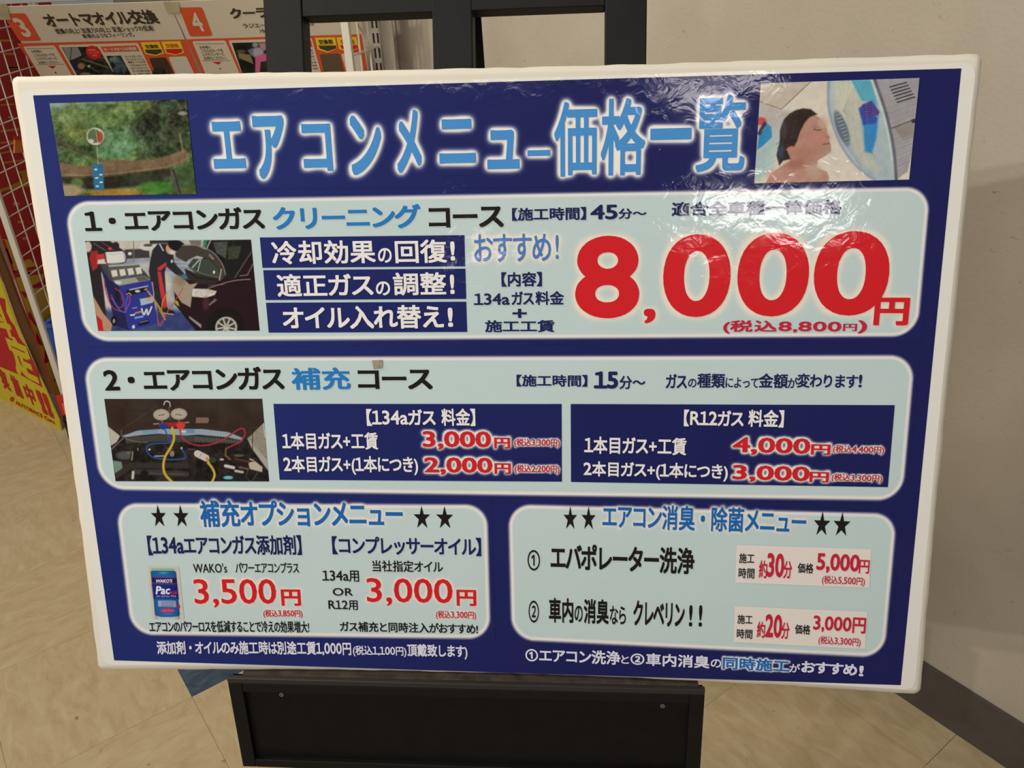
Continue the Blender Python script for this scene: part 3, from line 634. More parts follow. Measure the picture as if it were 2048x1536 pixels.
def pic_boy(X, Y):
    P = Paint(X, Y, (226, 218, 204)); P.poly([(160, 395), (400, 500), (520, 520), (330, 900), (100, 1320), (90, 700)], (196, 190, 184), 60)
    P.poly([(150, 190), (720, 190), (398, 492), (150, 405)], (206, 196, 182), 10); P.line([(150, 402), (398, 492), (720, 190)], 12, (150, 124, 104), 8, .8)
    P.poly([(140, 930), (420, 600), (380, 760), (330, 1020), (250, 1200), (100, 1320)], (186, 210, 206), 60, .8)
    for k in range(5): P.line([(130, 1000 + 60 * k), (330, 880 + 60 * k)], 22, (150, 206, 214), 30, .5)
    P.ell(175, 625, 60, 45, (206, 84, 84), .4); P.poly([(150, 790), (235, 640), (290, 690), (295, 800), (190, 900), (130, 940)], (58, 148, 204), 14); P.line([(155, 760), (215, 650)], 40, (60, 62, 90), 14)
    # fan
    P.poly([(912, 150), (918, 480), (960, 660), (1010, 780), (1130, 1000), (1290, 1180), (1430, 1275), (1640, 1285), (1790, 1180), (1840, 1000), (1935, 140)], (188, 204, 212), 10)
    P.poly([(1430, 150), (1930, 130), (1850, 960), (1790, 1180), (1660, 1275), (1640, 900), (1560, 500)], (170, 168, 172), 12)
    P.poly([(980, 180), (1180, 180), (1300, 420), (1280, 640), (1320, 900), (1500, 1180), (1300, 1120), (1100, 800), (980, 480)], (214, 216, 196), 60)
    P.poly([(1170, 170), (1380, 170), (1480, 470), (1400, 420), (1290, 400)], (92, 182, 208), 20); P.poly([(1430, 170), (1500, 400), (1640, 900), (1655, 1200), (1560, 1100), (1480, 700)], (186, 206, 206), 30, .8)
    P.poly([(1300, 640), (1470, 570), (1450, 800), (1400, 980), (1320, 960)], (54, 146, 216), 30); P.poly([(1250, 480), (1310, 440), (1460, 590), (1440, 650), (1300, 665)], (50, 84, 186), 22); P.poly([(1290, 440), (1400, 395), (1485, 520), (1470, 560), (1310, 600)], (84, 66, 152), 20)
    P.ell(1068, 700, 60, 200, (98, 112, 126), .3, .9, -.35)
    for k in range(9): P.line([(1000 + 14 * k, 560 + 38 * k), (1060 + 12 * k, 540 + 38 * k)], 8, (196, 206, 212), 6, .8)
    rim = [(1300, 150), (1440, 200), (1500, 330), (1540, 450), (1575, 560), (1600, 670), (1622, 780), (1640, 880), (1652, 980), (1660, 1080), (1666, 1180), (1668, 1262), (1600, 1268), (1530, 1266), (1460, 1262), (1400, 1240), (1330, 1195)]
    for i in range(len(rim) - 1):
        for t in (0, .33, .66):
            x1 = rim[i][0] * (1 - t) + rim[i + 1][0] * t; y1 = rim[i][1] * (1 - t) + rim[i + 1][1] * t; f = (i + t) / len(rim)
            x0, y0 = 1068 + 62 * math.cos(-1.5 + 2.9 * f) , 700 + 190 * math.sin(-1.5 + 2.9 * f)
            P.line([(x0, y0), ((x0 + x1) / 2 - 10, (y0 + y1) / 2 - 36 + 50 * f), (x1, y1)], 4, (120, 134, 146), 6, .5)
    for k in range(5): P.line([(1150 + 60 * k, 170 + 10 * k), (1110 + 78 * k, 520 + 20 * k), (1160 + 80 * k, 860 + 30 * k), (1270 + 74 * k, 1140 + 14 * k)], 4, (150, 164, 174), 6, .45)
    for k in range(7): P.line([(940 + 26 * k, 170), (925 + 22 * k, 420), (1000 + 22 * k, 700)], 4, (150, 160, 176), 6, .5)
    P.line([(920, 180), (922, 480), (1010, 780), (1130, 1000), (1300, 1185), (1430, 1270)], 26, (140, 156, 180), 24, .8)
    P.line([(1425, 150), (1540, 480), (1610, 760), (1650, 1000), (1668, 1270)], 34, (112, 112, 124), 12); P.line([(1390, 150), (1500, 470), (1575, 760), (1620, 1050)], 18, (206, 226, 220), 14)
    for k in range(14): P.line([(1560 + 7 * k, 420 + 60 * k), (1900 - 8 * k, 300 + 64 * k)], 5, (130, 130, 140), 6, .5)
    for k in range(8): P.line([(1480 + 60 * k, 190), (1620 + 30 * k, 620), (1690 + 14 * k, 1180)], 5, (146, 148, 160), 6, .45)
    for k in range(6): P.line([(1600 + 16 * k, 245 + 34 * k), (1780 + 18 * k, 195 + 32 * k)], 15, (62, 58, 60), 7, .9)
    P.poly([(1640, 690), (1870, 620), (1850, 800), (1740, 830)], (150, 144, 138), 20, .8); P.line([(1620, 700), (1880, 600)], 12, (96, 92, 92), 8); P.ell(1860, 620, 26, 24, (60, 56, 58), .4)
    for k in range(10): P.line([(1680, 830 + 40 * k), (1840, 780 + 36 * k)], 5, (190, 196, 206), 6, .6)
    # child
    P.poly([(700, 560), (770, 552), (835, 592), (885, 650), (905, 720), (905, 760), (936, 800), (925, 832), (948, 890), (945, 955), (880, 1012), (800, 1060), (792, 1135), (900, 1180), (925, 1240), (918, 1300), (215, 1320), (280, 1210), (400, 1120), (500, 1060), (450, 930), (540, 850), (620, 640)], (190, 146, 128), 10)
    P.ell(800, 800, 120, 110, (198, 138, 122), .9, .6); P.ell(860, 640, 60, 70, (206, 176, 156), .8, .7); P.ell(640, 1000, 140, 90, (180, 128, 110), .9, .6); P.ell(560, 1100, 110, 50, (160, 100, 84), .9, .6); P.ell(330, 1220, 90, 60, (206, 150, 130), .8, .6); P.ell(760, 1180, 90, 90, (206, 180, 166), .8, .6); P.ell(900, 950, 50, 40, (170, 150, 138), .8, .6)
    P.poly([(560, 500), (640, 480), (725, 492), (795, 548), (720, 562), (655, 640), (600, 750), (570, 850), (535, 915), (455, 930), (500, 1040), (420, 1060), (375, 1115), (345, 1000), (380, 850), (385, 720), (430, 600), (490, 540)], (58, 44, 40), 16)
    P.ell(425, 720, 34, 90, (84, 88, 108), .9, .5); P.ell(395, 960, 34, 70, (78, 92, 124), .9, .6)
    P.poly([(640, 520), (780, 545), (740, 566), (690, 590), (640, 650), (600, 640)], (52, 40, 36), 22)
    for k in range(6): P.line([(440 - 8 * k, 780 + 40 * k), (345 + 6 * k, 880 + 42 * k)], 7, (70, 80, 108), 8, .7)
    P.ell(505, 925, 42, 26, (206, 134, 118), .4, .9, -.2); P.line([(755, 712), (800, 724), (835, 716)], 10, (80, 56, 52), 7); P.line([(740, 690), (830, 690)], 6, (150, 108, 96), 8, .6); P.line([(862, 880), (928, 868)], 12, (146, 84, 82), 8); P.line([(895, 800), (922, 796)], 9, (140, 90, 80), 6, .8)
    P.noise(60, 5, 11)
    return P.c
def pic_shop(X, Y):
    P = Paint(X, Y, (196, 190, 180)); P.poly([(60, 250), (1500, 250), (1500, 1100), (60, 1100)], (150, 160, 176), 40); P.poly([(60, 820), (1400, 840), (1500, 1100), (60, 1100)], (62, 74, 126), 60)
    P.poly([(230, 440), (760, 300), (1000, 430), (1050, 740), (860, 760), (600, 820), (250, 790)], (196, 192, 184), 50, .9); P.noise(110, 14, 3)
    for y in (290, 330, 410, 540): P.line([(960, y), (1220, y + 14)], 7, (210, 212, 210), 6, .8)
    P.poly([(500, 160), (770, 150), (780, 250), (520, 262)], (64, 62, 66), 14); P.ell(760, 130, 95, 42, (208, 206, 200), .2); P.ell(760, 112, 50, 16, (80, 84, 84), .3); P.ell(405, 120, 38, 45, (46, 36, 40), .3); P.poly([(780, 55), (1000, 55), (990, 90), (780, 100)], (60, 56, 54), 10); P.poly([(1210, 55), (1350, 55), (1340, 130), (1240, 120)], (120, 116, 110), 14); P.poly([(1375, 50), (1450, 50), (1420, 150), (1370, 140)], (48, 130, 108), 10)
    P.line([(600, 70), (605, 300)], 9, (120, 116, 108), 6); P.ell(560, 205, 22, 18, (220, 220, 214), .3)
    P.poly([(60, 60), (340, 66), (490, 170), (500, 190), (300, 190), (300, 330), (240, 420), (270, 620), (300, 900), (200, 900), (60, 300)], (44, 36, 38), 14); P.poly([(130, 180), (200, 170), (230, 260), (200, 360), (150, 400), (110, 260)], (160, 44, 42), 14); P.poly([(190, 220), (290, 200), (300, 320), (200, 318)], (190, 60, 60), 12); P.poly([(205, 275), (290, 262), (298, 318), (200, 318)], (214, 206, 200), 10); P.ell(95, 130, 42, 60, (206, 190, 184), .3); P.line([(160, 90), (290, 170)], 8, (120, 112, 110), 6); P.line([(250, 80), (390, 170)], 8, (150, 60, 60), 6); P.ell(340, 150, 22, 16, (226, 60, 60), .4)
    P.poly([(290, 190), (480, 178), (505, 296), (312, 312)], (222, 222, 218), 6); P.line([(285, 186), (484, 174), (510, 298), (308, 316), (285, 186)], 9, (56, 54, 56), 5); P.line([(320, 215), (470, 205)], 6, (170, 180, 200), 6)
    P.poly([(232, 330), (640, 312), (800, 490), (440, 570), (320, 470)], (70, 70, 74), 8); P.poly([(320, 330), (650, 310), (670, 330), (330, 355)], (170, 172, 168), 8)
    P.poly([(325, 370), (665, 330), (705, 440), (372, 490)], (96, 96, 90), 6)
    for k in range(4): x = 350 + 90 * k; P.poly([(x, 392 - 10 * k), (x + 62, 384 - 10 * k), (x + 78, 452 - 10 * k), (x + 18, 464 - 10 * k)], (216, 214, 206), 5)
    P.poly([(370, 500), (720, 452), (795, 490), (440, 560)], (158, 162, 160), 8); P.poly([(620, 470), (720, 456), (780, 490), (660, 512)], (92, 92, 84), 8); P.ell(430, 525, 40, 20, (204, 206, 202), .3)
    P.poly([(235, 340), (330, 480), (440, 565), (550, 1055), (400, 1000), (350, 780), (290, 560)], (36, 36, 84), 8); P.poly([(438, 566), (800, 492), (862, 975), (552, 1056)], (48, 56, 148), 8)
    P.poly([(520, 612), (745, 568), (755, 620), (540, 672)], (26, 26, 30), 7); P.line([(560, 605), (755, 564)], 14, (180, 182, 186), 6); P.ell(645, 620, 30, 14, (200, 200, 204), .3)
    P.poly([(668, 700), (812, 672), (818, 745), (684, 780)], (164, 190, 206), 6); P.ell(770, 712, 30, 22, (206, 160, 140), .4); P.line([(680, 700), (810, 676)], 10, (60, 66, 120), 5)
    P.line([(690, 815), (715, 880), (745, 820), (760, 880), (800, 795)], 17, (222, 224, 226), 6); P.line([(570, 885), (610, 880)], 16, (230, 230, 226), 6); P.line([(620, 862), (690, 845)], 15, (226, 150, 60), 6); P.line([(620, 915), (700, 900)], 22, (110, 170, 220), 6); P.line([(590, 810), (635, 800)], 9, (200, 204, 226), 6, .8)
    P.poly([(650, 965), (768, 930), (776, 975), (662, 1004)], (22, 22, 26), 6); P.line([(668, 968), (760, 945)], 7, (190, 190, 196), 5, .8); P.poly([(580, 1005), (612, 990), (616, 1030), (588, 1034)], (216, 216, 222), 6)
    P.ell(384, 950, 34, 56, (20, 18, 20), .15); P.ell(384, 950, 14, 24, (150, 150, 146), .3); P.poly([(395, 600), (440, 620), (450, 760), (400, 720)], (30, 28, 40), 12)
    for pts, col in (([(275, 480), (300, 640), (370, 800), (490, 850)], (170, 50, 96)), ([(400, 590), (470, 650), (490, 760), (430, 800), (350, 660)], (176, 50, 110)), ([(540, 670), (515, 760), (510, 850), (440, 820), (360, 700)], (70, 110, 200)), ([(560, 660), (560, 740), (500, 860)], (186, 60, 120))): P.line(pts, 11, col, 6)
    # mechanic
    P.poly([(868, 98), (985, 96), (1042, 190), (1045, 290), (1090, 350), (1175, 440), (1148, 478), (1060, 430), (962, 345), (945, 420), (955, 580), (965, 770), (985, 830), (870, 838), (830, 700), (795, 530), (768, 400), (785, 280), (810, 165)], (42, 42, 48), 9)
    P.poly([(866, 360), (960, 300), (965, 335), (900, 395), (940, 600), (975, 790), (932, 812), (892, 620), (866, 420)], (200, 56, 60), 8); P.line([(868, 396), (920, 402)], 9, (30, 30, 34), 5); P.line([(890, 100), (930, 172)], 13, (200, 200, 200), 5); P.ell(1024, 290, 12, 18, (210, 210, 214), .3)
    P.ell(1000, 150, 42, 60, (206, 160, 136), .3); P.ell(1028, 190, 34, 26, (206, 204, 200), .3); P.ell(1075, 115, 100, 62, (26, 22, 26), .2, 1, .35); P.ell(1140, 165, 50, 22, (24, 20, 24), .3); P.ell(985, 852, 70, 30, (36, 34, 36), .2, 1, .1); P.line([(920, 860), (1040, 878)], 9, (210, 206, 200), 5)
    # car
    P.poly([(1180, 480), (1300, 520), (1420, 60), (1905, 45), (2000, 1070), (1300, 1070), (1060, 760), (1050, 600), (1120, 480)], (40, 20, 26), 9); P.poly([(1450, 55), (1890, 55), (1900, 180), (1720, 470), (1560, 480), (1480, 200)], (30, 28, 28), 12); P.poly([(1480, 80), (1640, 70), (1620, 260), (1520, 200)], (74, 84, 76), 16); P.poly([(1640, 130), (1790, 120), (1760, 260), (1650, 270)], (66, 72, 56), 20, .9); P.noise(16, 12, 8, 1500, 60, 1800, 280)
    P.line([(1900, 190), (1720, 470)], 12, (96, 88, 86), 6); P.line([(1920, 320), (1860, 440), (1780, 450)], 11, (120, 116, 108), 6); P.line([(1450, 60), (1400, 170)], 16, (160, 160, 150), 8)
    P.poly([(1060, 200), (1140, 115), (1290, 115), (1470, 190), (1580, 320), (1630, 440), (1570, 500), (1550, 380), (1440, 262), (1300, 230), (1210, 270), (1180, 300), (1070, 240)], (70, 62, 58), 10); P.line([(1140, 115), (1290, 112), (1470, 186), (1580, 320), (1615, 430)], 10, (140, 136, 130), 6); P.line([(1440, 220), (1480, 262)], 22, (150, 144, 136), 10, .8)
    P.poly([(1200, 340), (1260, 260), (1430, 262), (1545, 380), (1550, 480), (1300, 440)], (62, 74, 66), 10); P.poly([(1170, 370), (1300, 430), (1560, 480), (1500, 540), (1300, 540), (1180, 470)], (48, 44, 44), 12); P.line([(1250, 360), (1330, 270)], 16, (170, 176, 168), 8); P.line([(1310, 400), (1345, 270)], 9, (190, 196, 190), 6); P.line([(1170, 380), (1300, 470), (1520, 495)], 12, (24, 20, 20), 6); P.line([(1190, 360), (1400, 440), (1550, 470)], 6, (120, 116, 112), 5); P.ell(1490, 410, 13, 18, (220, 220, 214), .3)
    P.line([(1570, 380), (1550, 495)], 18, (150, 148, 142), 7); P.line([(1420, 590), (1640, 520), (1780, 495), (1890, 490)], 9, (190, 160, 160), 6, .8); P.line([(1430, 560), (1600, 545)], 8, (160, 110, 116), 6, .7)
    P.poly([(1240, 590), (1420, 596), (1520, 620), (1500, 660), (1400, 694), (1250, 680)], (206, 202, 196), 8); P.noise(30, 18, 9, 1250, 595, 1500, 680); P.poly([(1425, 770), (1500, 700), (1525, 720), (1440, 782)], (120, 104, 104), 7); P.ell(1400, 760, 36, 70, (92, 50, 64), .9, .7)
    P.poly([(1060, 440), (1170, 500), (1220, 545), (1310, 530), (1255, 600), (1230, 800), (1130, 745), (1040, 610), (1030, 500)], (166, 152, 132), 9); P.ell(1120, 500, 60, 60, (130, 116, 96), .8, .6); P.ell(1160, 462, 36, 26, (60, 120, 140), .3); P.poly([(1050, 720), (1090, 730), (1110, 790), (1070, 770)], (176, 168, 70), 8); P.line([(1060, 760), (1230, 970), (1350, 1040)], 12, (20, 14, 16), 8); P.poly([(1210, 890), (1350, 990), (1350, 1032), (1220, 920)], (150, 148, 146), 8)
    P.ell(1620, 990, 210, 185, (24, 20, 20), .08); P.ell(1625, 1020, 122, 118, (176, 172, 166), .06); P.ell(1625, 1020, 98, 96, (60, 56, 54), .1)
    for k in range(9): an = k * .698 + .2; P.line([(1625, 1020), (1625 + 112 * math.cos(an), 1020 + 108 * math.sin(an))], 17, (196, 192, 186), 5)
    P.ell(1635, 998, 24, 22, (176, 172, 166), .2)
    for pts, col in (([(740, 600), (800, 680), (870, 790), (945, 935), (930, 870), (850, 740), (760, 620)], (206, 160, 50)), ([(1150, 580), (1050, 740), (985, 830), (895, 1000), (870, 940), (860, 860)], (206, 70, 74)), ([(970, 640), (920, 740), (910, 830)], (216, 150, 40)), ([(805, 520), (825, 640), (820, 720)], (190, 180, 190)), ([(525, 655), (555, 640), (575, 662)], (206, 160, 110)), ([(720, 605), (745, 590)], (206, 160, 110))): P.line(pts, 10, col, 5)
    P.poly([(155, 672), (262, 860), (365, 985), (350, 1062), (268, 1056), (240, 930), (185, 885)], (190, 146, 118), 8); P.poly([(188, 885), (252, 945), (268, 1065), (205, 1065)], (196, 36, 46), 8); P.line([(300, 1010), (340, 1030)], 6, (140, 96, 76), 6, .7)
    return P.c
def pic_engine(X, Y):
    P = Paint(X, Y, (38, 31, 28)); P.noise(90, 12, 4); P.noise(30, 9, 5)
    P.poly([(100, 80), (1870, 80), (1880, 340), (1690, 540), (1500, 470), (1100, 420), (760, 420), (400, 470), (310, 520), (150, 390)], (58, 45, 38), 14); P.noise(160, 6, 12, 100, 80, 1880, 430)
    P.line([(320, 420), (560, 260), (700, 170)], 14, (76, 62, 52), 14, .7); P.line([(180, 170), (420, 230), (620, 220)], 8, (46, 36, 32), 8, .7)
    P.poly([(148, 395), (285, 505), (250, 570), (180, 615)], (192, 186, 170), 7); P.poly([(1872, 360), (1925, 780), (1690, 535)], (150, 144, 128), 8); P.noise(7, 16, 6, 1700, 380, 1925, 760); P.poly([(1690, 530), (1925, 780), (1930, 900), (1740, 640)], (176, 170, 158), 6); P.line([(1870, 370), (1890, 520)], 12, (216, 212, 204), 6); P.line([(1748, 470), (1748, 660)], 7, (20, 18, 18), 5)
    P.poly([(305, 505), (480, 445), (800, 424), (1200, 428), (1480, 462), (1650, 530), (1640, 556), (1480, 520), (1150, 490), (1000, 500), (700, 480), (480, 500), (350, 520)], (152, 168, 182), 8); P.poly([(530, 445), (700, 430), (700, 480), (540, 490)], (116, 158, 182), 10, .8); P.poly([(1010, 430), (1110, 432), (1110, 480), (1010, 470)], (96, 140, 180), 10, .8); P.ell(990, 455, 30, 8, (220, 226, 226), .4)
    P.poly([(340, 525), (700, 492), (1150, 505), (1640, 560), (1600, 590), (1000, 570), (560, 570), (350, 585)], (74, 70, 66), 10)
    for k in range(34): x = 520 + 33 * k; P.line([(x, 520 + abs(x - 1000) * .02), (x + 14, 562 + abs(x - 1000) * .02)], 9, (120, 118, 112) if x > 1100 else (52, 58, 70), 6, .7)
    P.line([(300, 440), (320, 520), (480, 570), (600, 575)], 8, (140, 134, 124), 6, .7); P.line([(190, 650), (320, 530)], 14, (150, 144, 134), 8, .7)
    P.ell(330, 720, 90, 46, (90, 92, 84), .5, .9); P.ell(400, 690, 45, 16, (120, 118, 108), .4, .8); P.ell(450, 720, 50, 60, (26, 22, 20), .3); P.line([(425, 680), (415, 770)], 14, (150, 146, 138), 8); P.line([(480, 640), (485, 665)], 12, (140, 136, 126), 6)
    P.poly([(200, 775), (300, 790), (315, 870), (230, 920)], (124, 146, 134), 12); P.line([(240, 950), (400, 830), (1020, 830)], 60, (58, 50, 46), 20); P.line([(440, 900), (1020, 925)], 60, (66, 62, 58), 18, .9); P.line([(430, 905), (425, 970)], 30, (196, 194, 188), 8); P.line([(600, 920), (1000, 930)], 10, (110, 106, 98), 10, .6); P.ell(555, 920, 45, 40, (24, 22, 22), .3)
    P.ell(1600, 720, 60, 16, (90, 84, 78), .4); P.poly([(1700, 795), (1780, 785), (1860, 850), (1855, 905), (1720, 870)], (192, 184, 168), 10); P.line([(1560, 760), (1710, 790)], 26, (90, 50, 46), 14); P.line([(1450, 835), (1540, 855)], 34, (206, 204, 198), 8); P.line([(1560, 890), (1640, 905)], 26, (190, 188, 182), 8); P.line([(1600, 850), (1700, 870)], 12, (200, 120, 110), 8, .8); P.line([(1720, 760), (1760, 775)], 14, (190, 186, 176), 6); P.ell(1410, 765, 24, 12, (196, 186, 176), .4)
    P.line([(1700, 880), (1680, 960), (1740, 1000), (1810, 900)], 9, (70, 80, 92), 6); P.ell(1480, 965, 52, 19, (96, 180, 196), .3); P.poly([(1380, 930), (1680, 930), (1700, 1010), (1360, 1010)], (30, 32, 44), 20, .5); P.ell(1480, 965, 52, 19, (110, 186, 200), .3)
    P.line([(800, 640), (870, 650)], 10, (120, 110, 100), 8, .8); P.ell(860, 700, 26, 34, (140, 130, 116), .4); P.line([(1040, 650), (1110, 655)], 16, (84, 76, 70), 8); P.ell(965, 640, 12, 14, (190, 186, 176), .4); P.ell(610, 655, 13, 10, (220, 214, 206), .4); P.line([(670, 728), (770, 725)], 12, (190, 190, 186), 6)
    P.line([(770, 160), (780, 125), (805, 118)], 11, (206, 204, 198), 5); P.line([(805, 118), (835, 135), (840, 180)], 11, (206, 204, 198), 5); P.line([(822, 190), (840, 330)], 9, (110, 90, 76), 5)
    for cx_, cy_ in ((742, 270), (936, 262)):
        P.ell(cx_, cy_, 96, 67, (76, 66, 60), .06); P.ell(cx_, cy_, 90, 62, (174, 162, 150), .05); P.ell(cx_, cy_, 70, 46, (184, 172, 160), .1)
    P.line([(710, 278), (775, 268)], 7, (50, 44, 42), 4); P.line([(900, 264), (965, 274)], 7, (50, 44, 42), 4); P.line([(655, 372), (1045, 355)], 9, (196, 170, 150), 5)
    P.poly([(715, 362), (1000, 350), (1002, 395), (725, 408)], (164, 40, 42), 6); P.poly([(1125, 300), (1255, 300), (1272, 325), (1255, 362), (1122, 362)], (130, 106, 92), 7)
    P.line([(745, 330), (760, 372)], 12, (150, 110, 90), 5); P.line([(935, 325), (945, 372)], 12, (150, 110, 90), 5)
    P.ell(765, 398, 46, 36, (34, 62, 150), .12); P.ell(955, 388, 48, 40, (222, 62, 54), .12)
    P.line([(785, 440), (800, 480), (850, 560), (800, 585), (650, 590), (585, 620), (582, 670), (650, 740), (850, 766), (995, 752), (1008, 720), (968, 655)], 14, (38, 92, 160), 6)
    P.line([(948, 430), (962, 500), (1010, 560), (1100, 600), (1200, 612), (1320, 590), (1420, 550), (1540, 470), (1620, 420), (1660, 440), (1660, 500), (1610, 570), (1520, 615), (1455, 645)], 15, (176, 50, 74), 6); P.line([(1455, 645), (1450, 720), (1500, 765)], 20, (120, 90, 60), 8)
    P.line([(862, 415), (880, 500), (876, 560), (840, 640), (790, 720), (768, 790), (766, 870), (790, 940), (860, 1012)], 27, (206, 176, 62), 7)
    P.line([(1140, 700), (1235, 748)], 76, (206, 202, 196), 8); P.line([(1165, 735), (1185, 700)], 12, (150, 148, 146), 6, .7); P.line([(1245, 752), (1262, 800)], 32, (190, 150, 90), 8); P.line([(1262, 805), (1310, 870), (1330, 940), (1300, 1015)], 24, (206, 190, 66), 7); P.ell(1310, 770, 40, 30, (60, 66, 46), .4)
    return P.c
def pic_can(X, Y):
    P = Paint(X, Y, (214, 208, 200)); t = np.clip((Y - 340) / 1000, 0, 1); xl = 245 + 100 * t; xr = 810 + 80 * t; u = (X - xl) / (xr - xl)
    P.poly([(250, 300), (300, 278), (740, 280), (778, 300), (770, 338), (262, 336)], (140, 186, 160), 12); P.line([(290, 300), (740, 302)], 18, (170, 210, 180), 12, .7)
    body = [(265, 335), (770, 338), (805, 365), (830, 600), (850, 870), (890, 1290), (870, 1330), (700, 1350), (480, 1348), (360, 1318), (340, 1290), (300, 800), (245, 370)]
    P.poly(body, (34, 110, 182), 10); P.poly([(262, 470), (815, 480), (825, 610), (275, 600)], (44, 40, 112), 8); P.poly([(275, 620), (828, 630), (862, 950), (315, 940)], (36, 46, 140), 50); P.line([(262, 478), (815, 486)], 15, (160, 50, 110), 8); P.line([(275, 600), (826, 612)], 15, (160, 50, 110), 8)
    P.ell(530, 375, 90, 34, (70, 160, 206), .8, .8); P.line([(340, 345), (770, 345)], 9, (16, 50, 70), 8)
    P.poly([(405, 990), (800, 992), (812, 1130), (415, 1118)], (176, 182, 216), 12)
    for y in (1020, 1062, 1104): P.line([(480, y), (745, y + 2)], 13, (60, 62, 120), 9, .8)
    P.ell(615, 1205, 165, 42, (220, 48, 110), .1); P.line([(510, 1205), (750, 1205)], 13, (236, 150, 180), 9, .8); P.line([(530, 1280), (730, 1284)], 13, (110, 170, 210), 9, .7); P.ell(862, 1120, 34, 55, (190, 60, 110), .3)
    P.c = P.c * (1 - (.22 * np.clip(np.abs(u - .45) * 2, 0, 1) ** 3)[..., None] * (Y > 340)[..., None] * ((u > 0) & (u < 1))[..., None])
    return P.c
picture([(68, 172), (1815, 120), (1945, 1330), (262, 1358)], (90, 180), 6.4, pic_bridge, sheet)
picture([(170, 205), (1925, 145), (1810, 1268), (100, 1310)], (1490, 130), 5.535, pic_boy, sheet)
picture([(65, 65), (1897, 50), (1993, 1057), (210, 1060)], (160, 470), 5.535, pic_shop, p1)
picture([(110, 95), (1855, 93), (1932, 1008), (235, 1005)], (190, 780), 5.535, pic_engine, p2)
picture([(175, 235), (862, 240), (985, 1395), (290, 1390)], (280, 1110), 10.975, pic_can, p3, step=0.8)
lettering('lettering', [R("WAKO'S", 313.5, 1157, 347, 1163.6, (226, 222, 226), bold=.03, shear=.25), R('Pac', 311.5, 1170.8, 343, 1187, (222, 222, 236), bold=.03, shear=.2), R('PLUS', 342.5, 1181, 355.5, 1186.6, (210, 50, 110), bold=.03),
    R('パワーエアコン プラス', 313.5, 1189, 354, 1193, (190, 196, 226), bold=.01)], 0.0016, p3)
# scrap of old tape
tp = patch('tape_scrap', BOARD, [(745, 720), (766, 719), (765, 735), (748, 738)], 3, lambda X, Y: A(150, 142, 122) + fbm(X / 4, Y / 4, 3)[..., None] * 22, 0.0021, sheet)

# ------------------------------------------------------------------ black easel
RLEAN = 0.35
RU = EZ * math.cos(RLEAN) + Bn * math.sin(RLEAN); RN = np.cross(BX, RU)
RP = BC - BU * 0.293 - np.cross(BX, BU) * 0.027
RAIL = Surf(RP, BX, RU)
black = mat('black_stained_wood', (19, 18, 18), 0.55, 0.18, noise=(40, .15), bump=(60, .12))
worn = mat('worn_black_wood', (60, 53, 46), 0.65, 0.25, noise=(55, .45), bump=(70, .3))
fa = RAIL.at(A(0)[0], -RP[2] / RU[2])
easel = thing('easel', (RP[0], RP[1] + 0.02, 0.0), 'black wooden easel with slatted back, ledge and low front panel, holding the price board', 'easel')
RTOP = float(RAIL.ab([567], [-30])[1][0])
def rail(x0, x1, b0, b1, th=0.024, name='upright'):
    a, _ = RAIL.ab([x0, x1], [70, 70]); am, hw = (a[0] + a[1]) / 2, (a[1] - a[0]) / 2
    c = RP + BX * am + RU * (b0 + b1) / 2 - RN * th / 2
    return box(name, c, (hw, (b1 - b0) / 2, th / 2), black, easel, axes=(BX, RU, RN), bv=0.0012), am, hw
bfloor = -RP[2] / RU[2] + 0.004
(_, amL, hwL) = rail(529.3, 605.5, -0.002, RTOP); rail(865, 944.8, -0.002, RTOP); (_, amR, hwR) = rail(1210, 1293.3, -0.002, RTOP)
# crossbar between the uprights
_, bb = RAIL.ab([740, 740], [28.5, -60]); 
box('crossbar', RP + BX * (amL + amR) / 2 + RU * (bb[0] + RTOP) / 2 - RN * 0.0122, ((amR - amL) / 2 - hwL - 0.0004, (RTOP - bb[0]) / 2, 0.0118), black, easel, axes=(BX, RU, RN), bv=0.001)
box('crossbar', RP + BX * (amL + amR) / 2 + RU * (RTOP + 0.0055) - RN * 0.012, ((amR - amL) / 2 + hwL, 0.005, 0.013), black, easel, axes=(BX, RU, RN), bv=0.001)
# rear prop: hinged near the top, splayed back to the floor
top = RP + BX * (amL + amR) / 2 + RU * (RTOP - 0.01) - RN * 0.036
px_ = onplane(956, 80, (0, top[1] + 0.06, 0), EY)
foot = A(px_[0] + 0.015, top[1] + 0.27, 0.004)
topp = A(px_[0] - 0.004, top[1] + 0.015, top[2])
dv = topp - foot; L_ = np.linalg.norm(dv); dv /= L_; sd = np.cross(dv, EY); sd /= np.linalg.norm(sd)
box('rear_leg', (topp + foot) / 2, (L_ / 2, 0.009, 0.011), black, easel, axes=(dv, sd, np.cross(dv, sd)), bv=0.001)
# ledge and cap
ZL = 0.5385
cl, crt = onfloor(452.7, 1357, ZL), onfloor(1410.6, 1380.7, ZL)
LX = crt - cl; LW = np.linalg.norm(LX); LX = LX / LW; LY = A(-LX[1], LX[0], 0)
sl, srr = onfloor(487, 1340, ZL), onfloor(1397, 1367.5, ZL)
s0 = (sl - cl) @ LX; s1 = (srr - cl) @ LX
led = box('ledge', cl + LX * (s0 + s1) / 2 + LY * 0.041 - EZ * 0.009, ((s1 - s0) / 2, 0.0355, 0.009), worn, easel, axes=(LX, LY, EZ), bv=0.001)
box('ledge_cap', cl + LX * LW / 2 + LY * 0.0027 - EZ * 0.0035, (LW / 2, 0.0027, 0.0035), mat('cap_edge', (40, 38, 36), 0.5), easel, axes=(LX, LY, EZ), bv=0.0008)
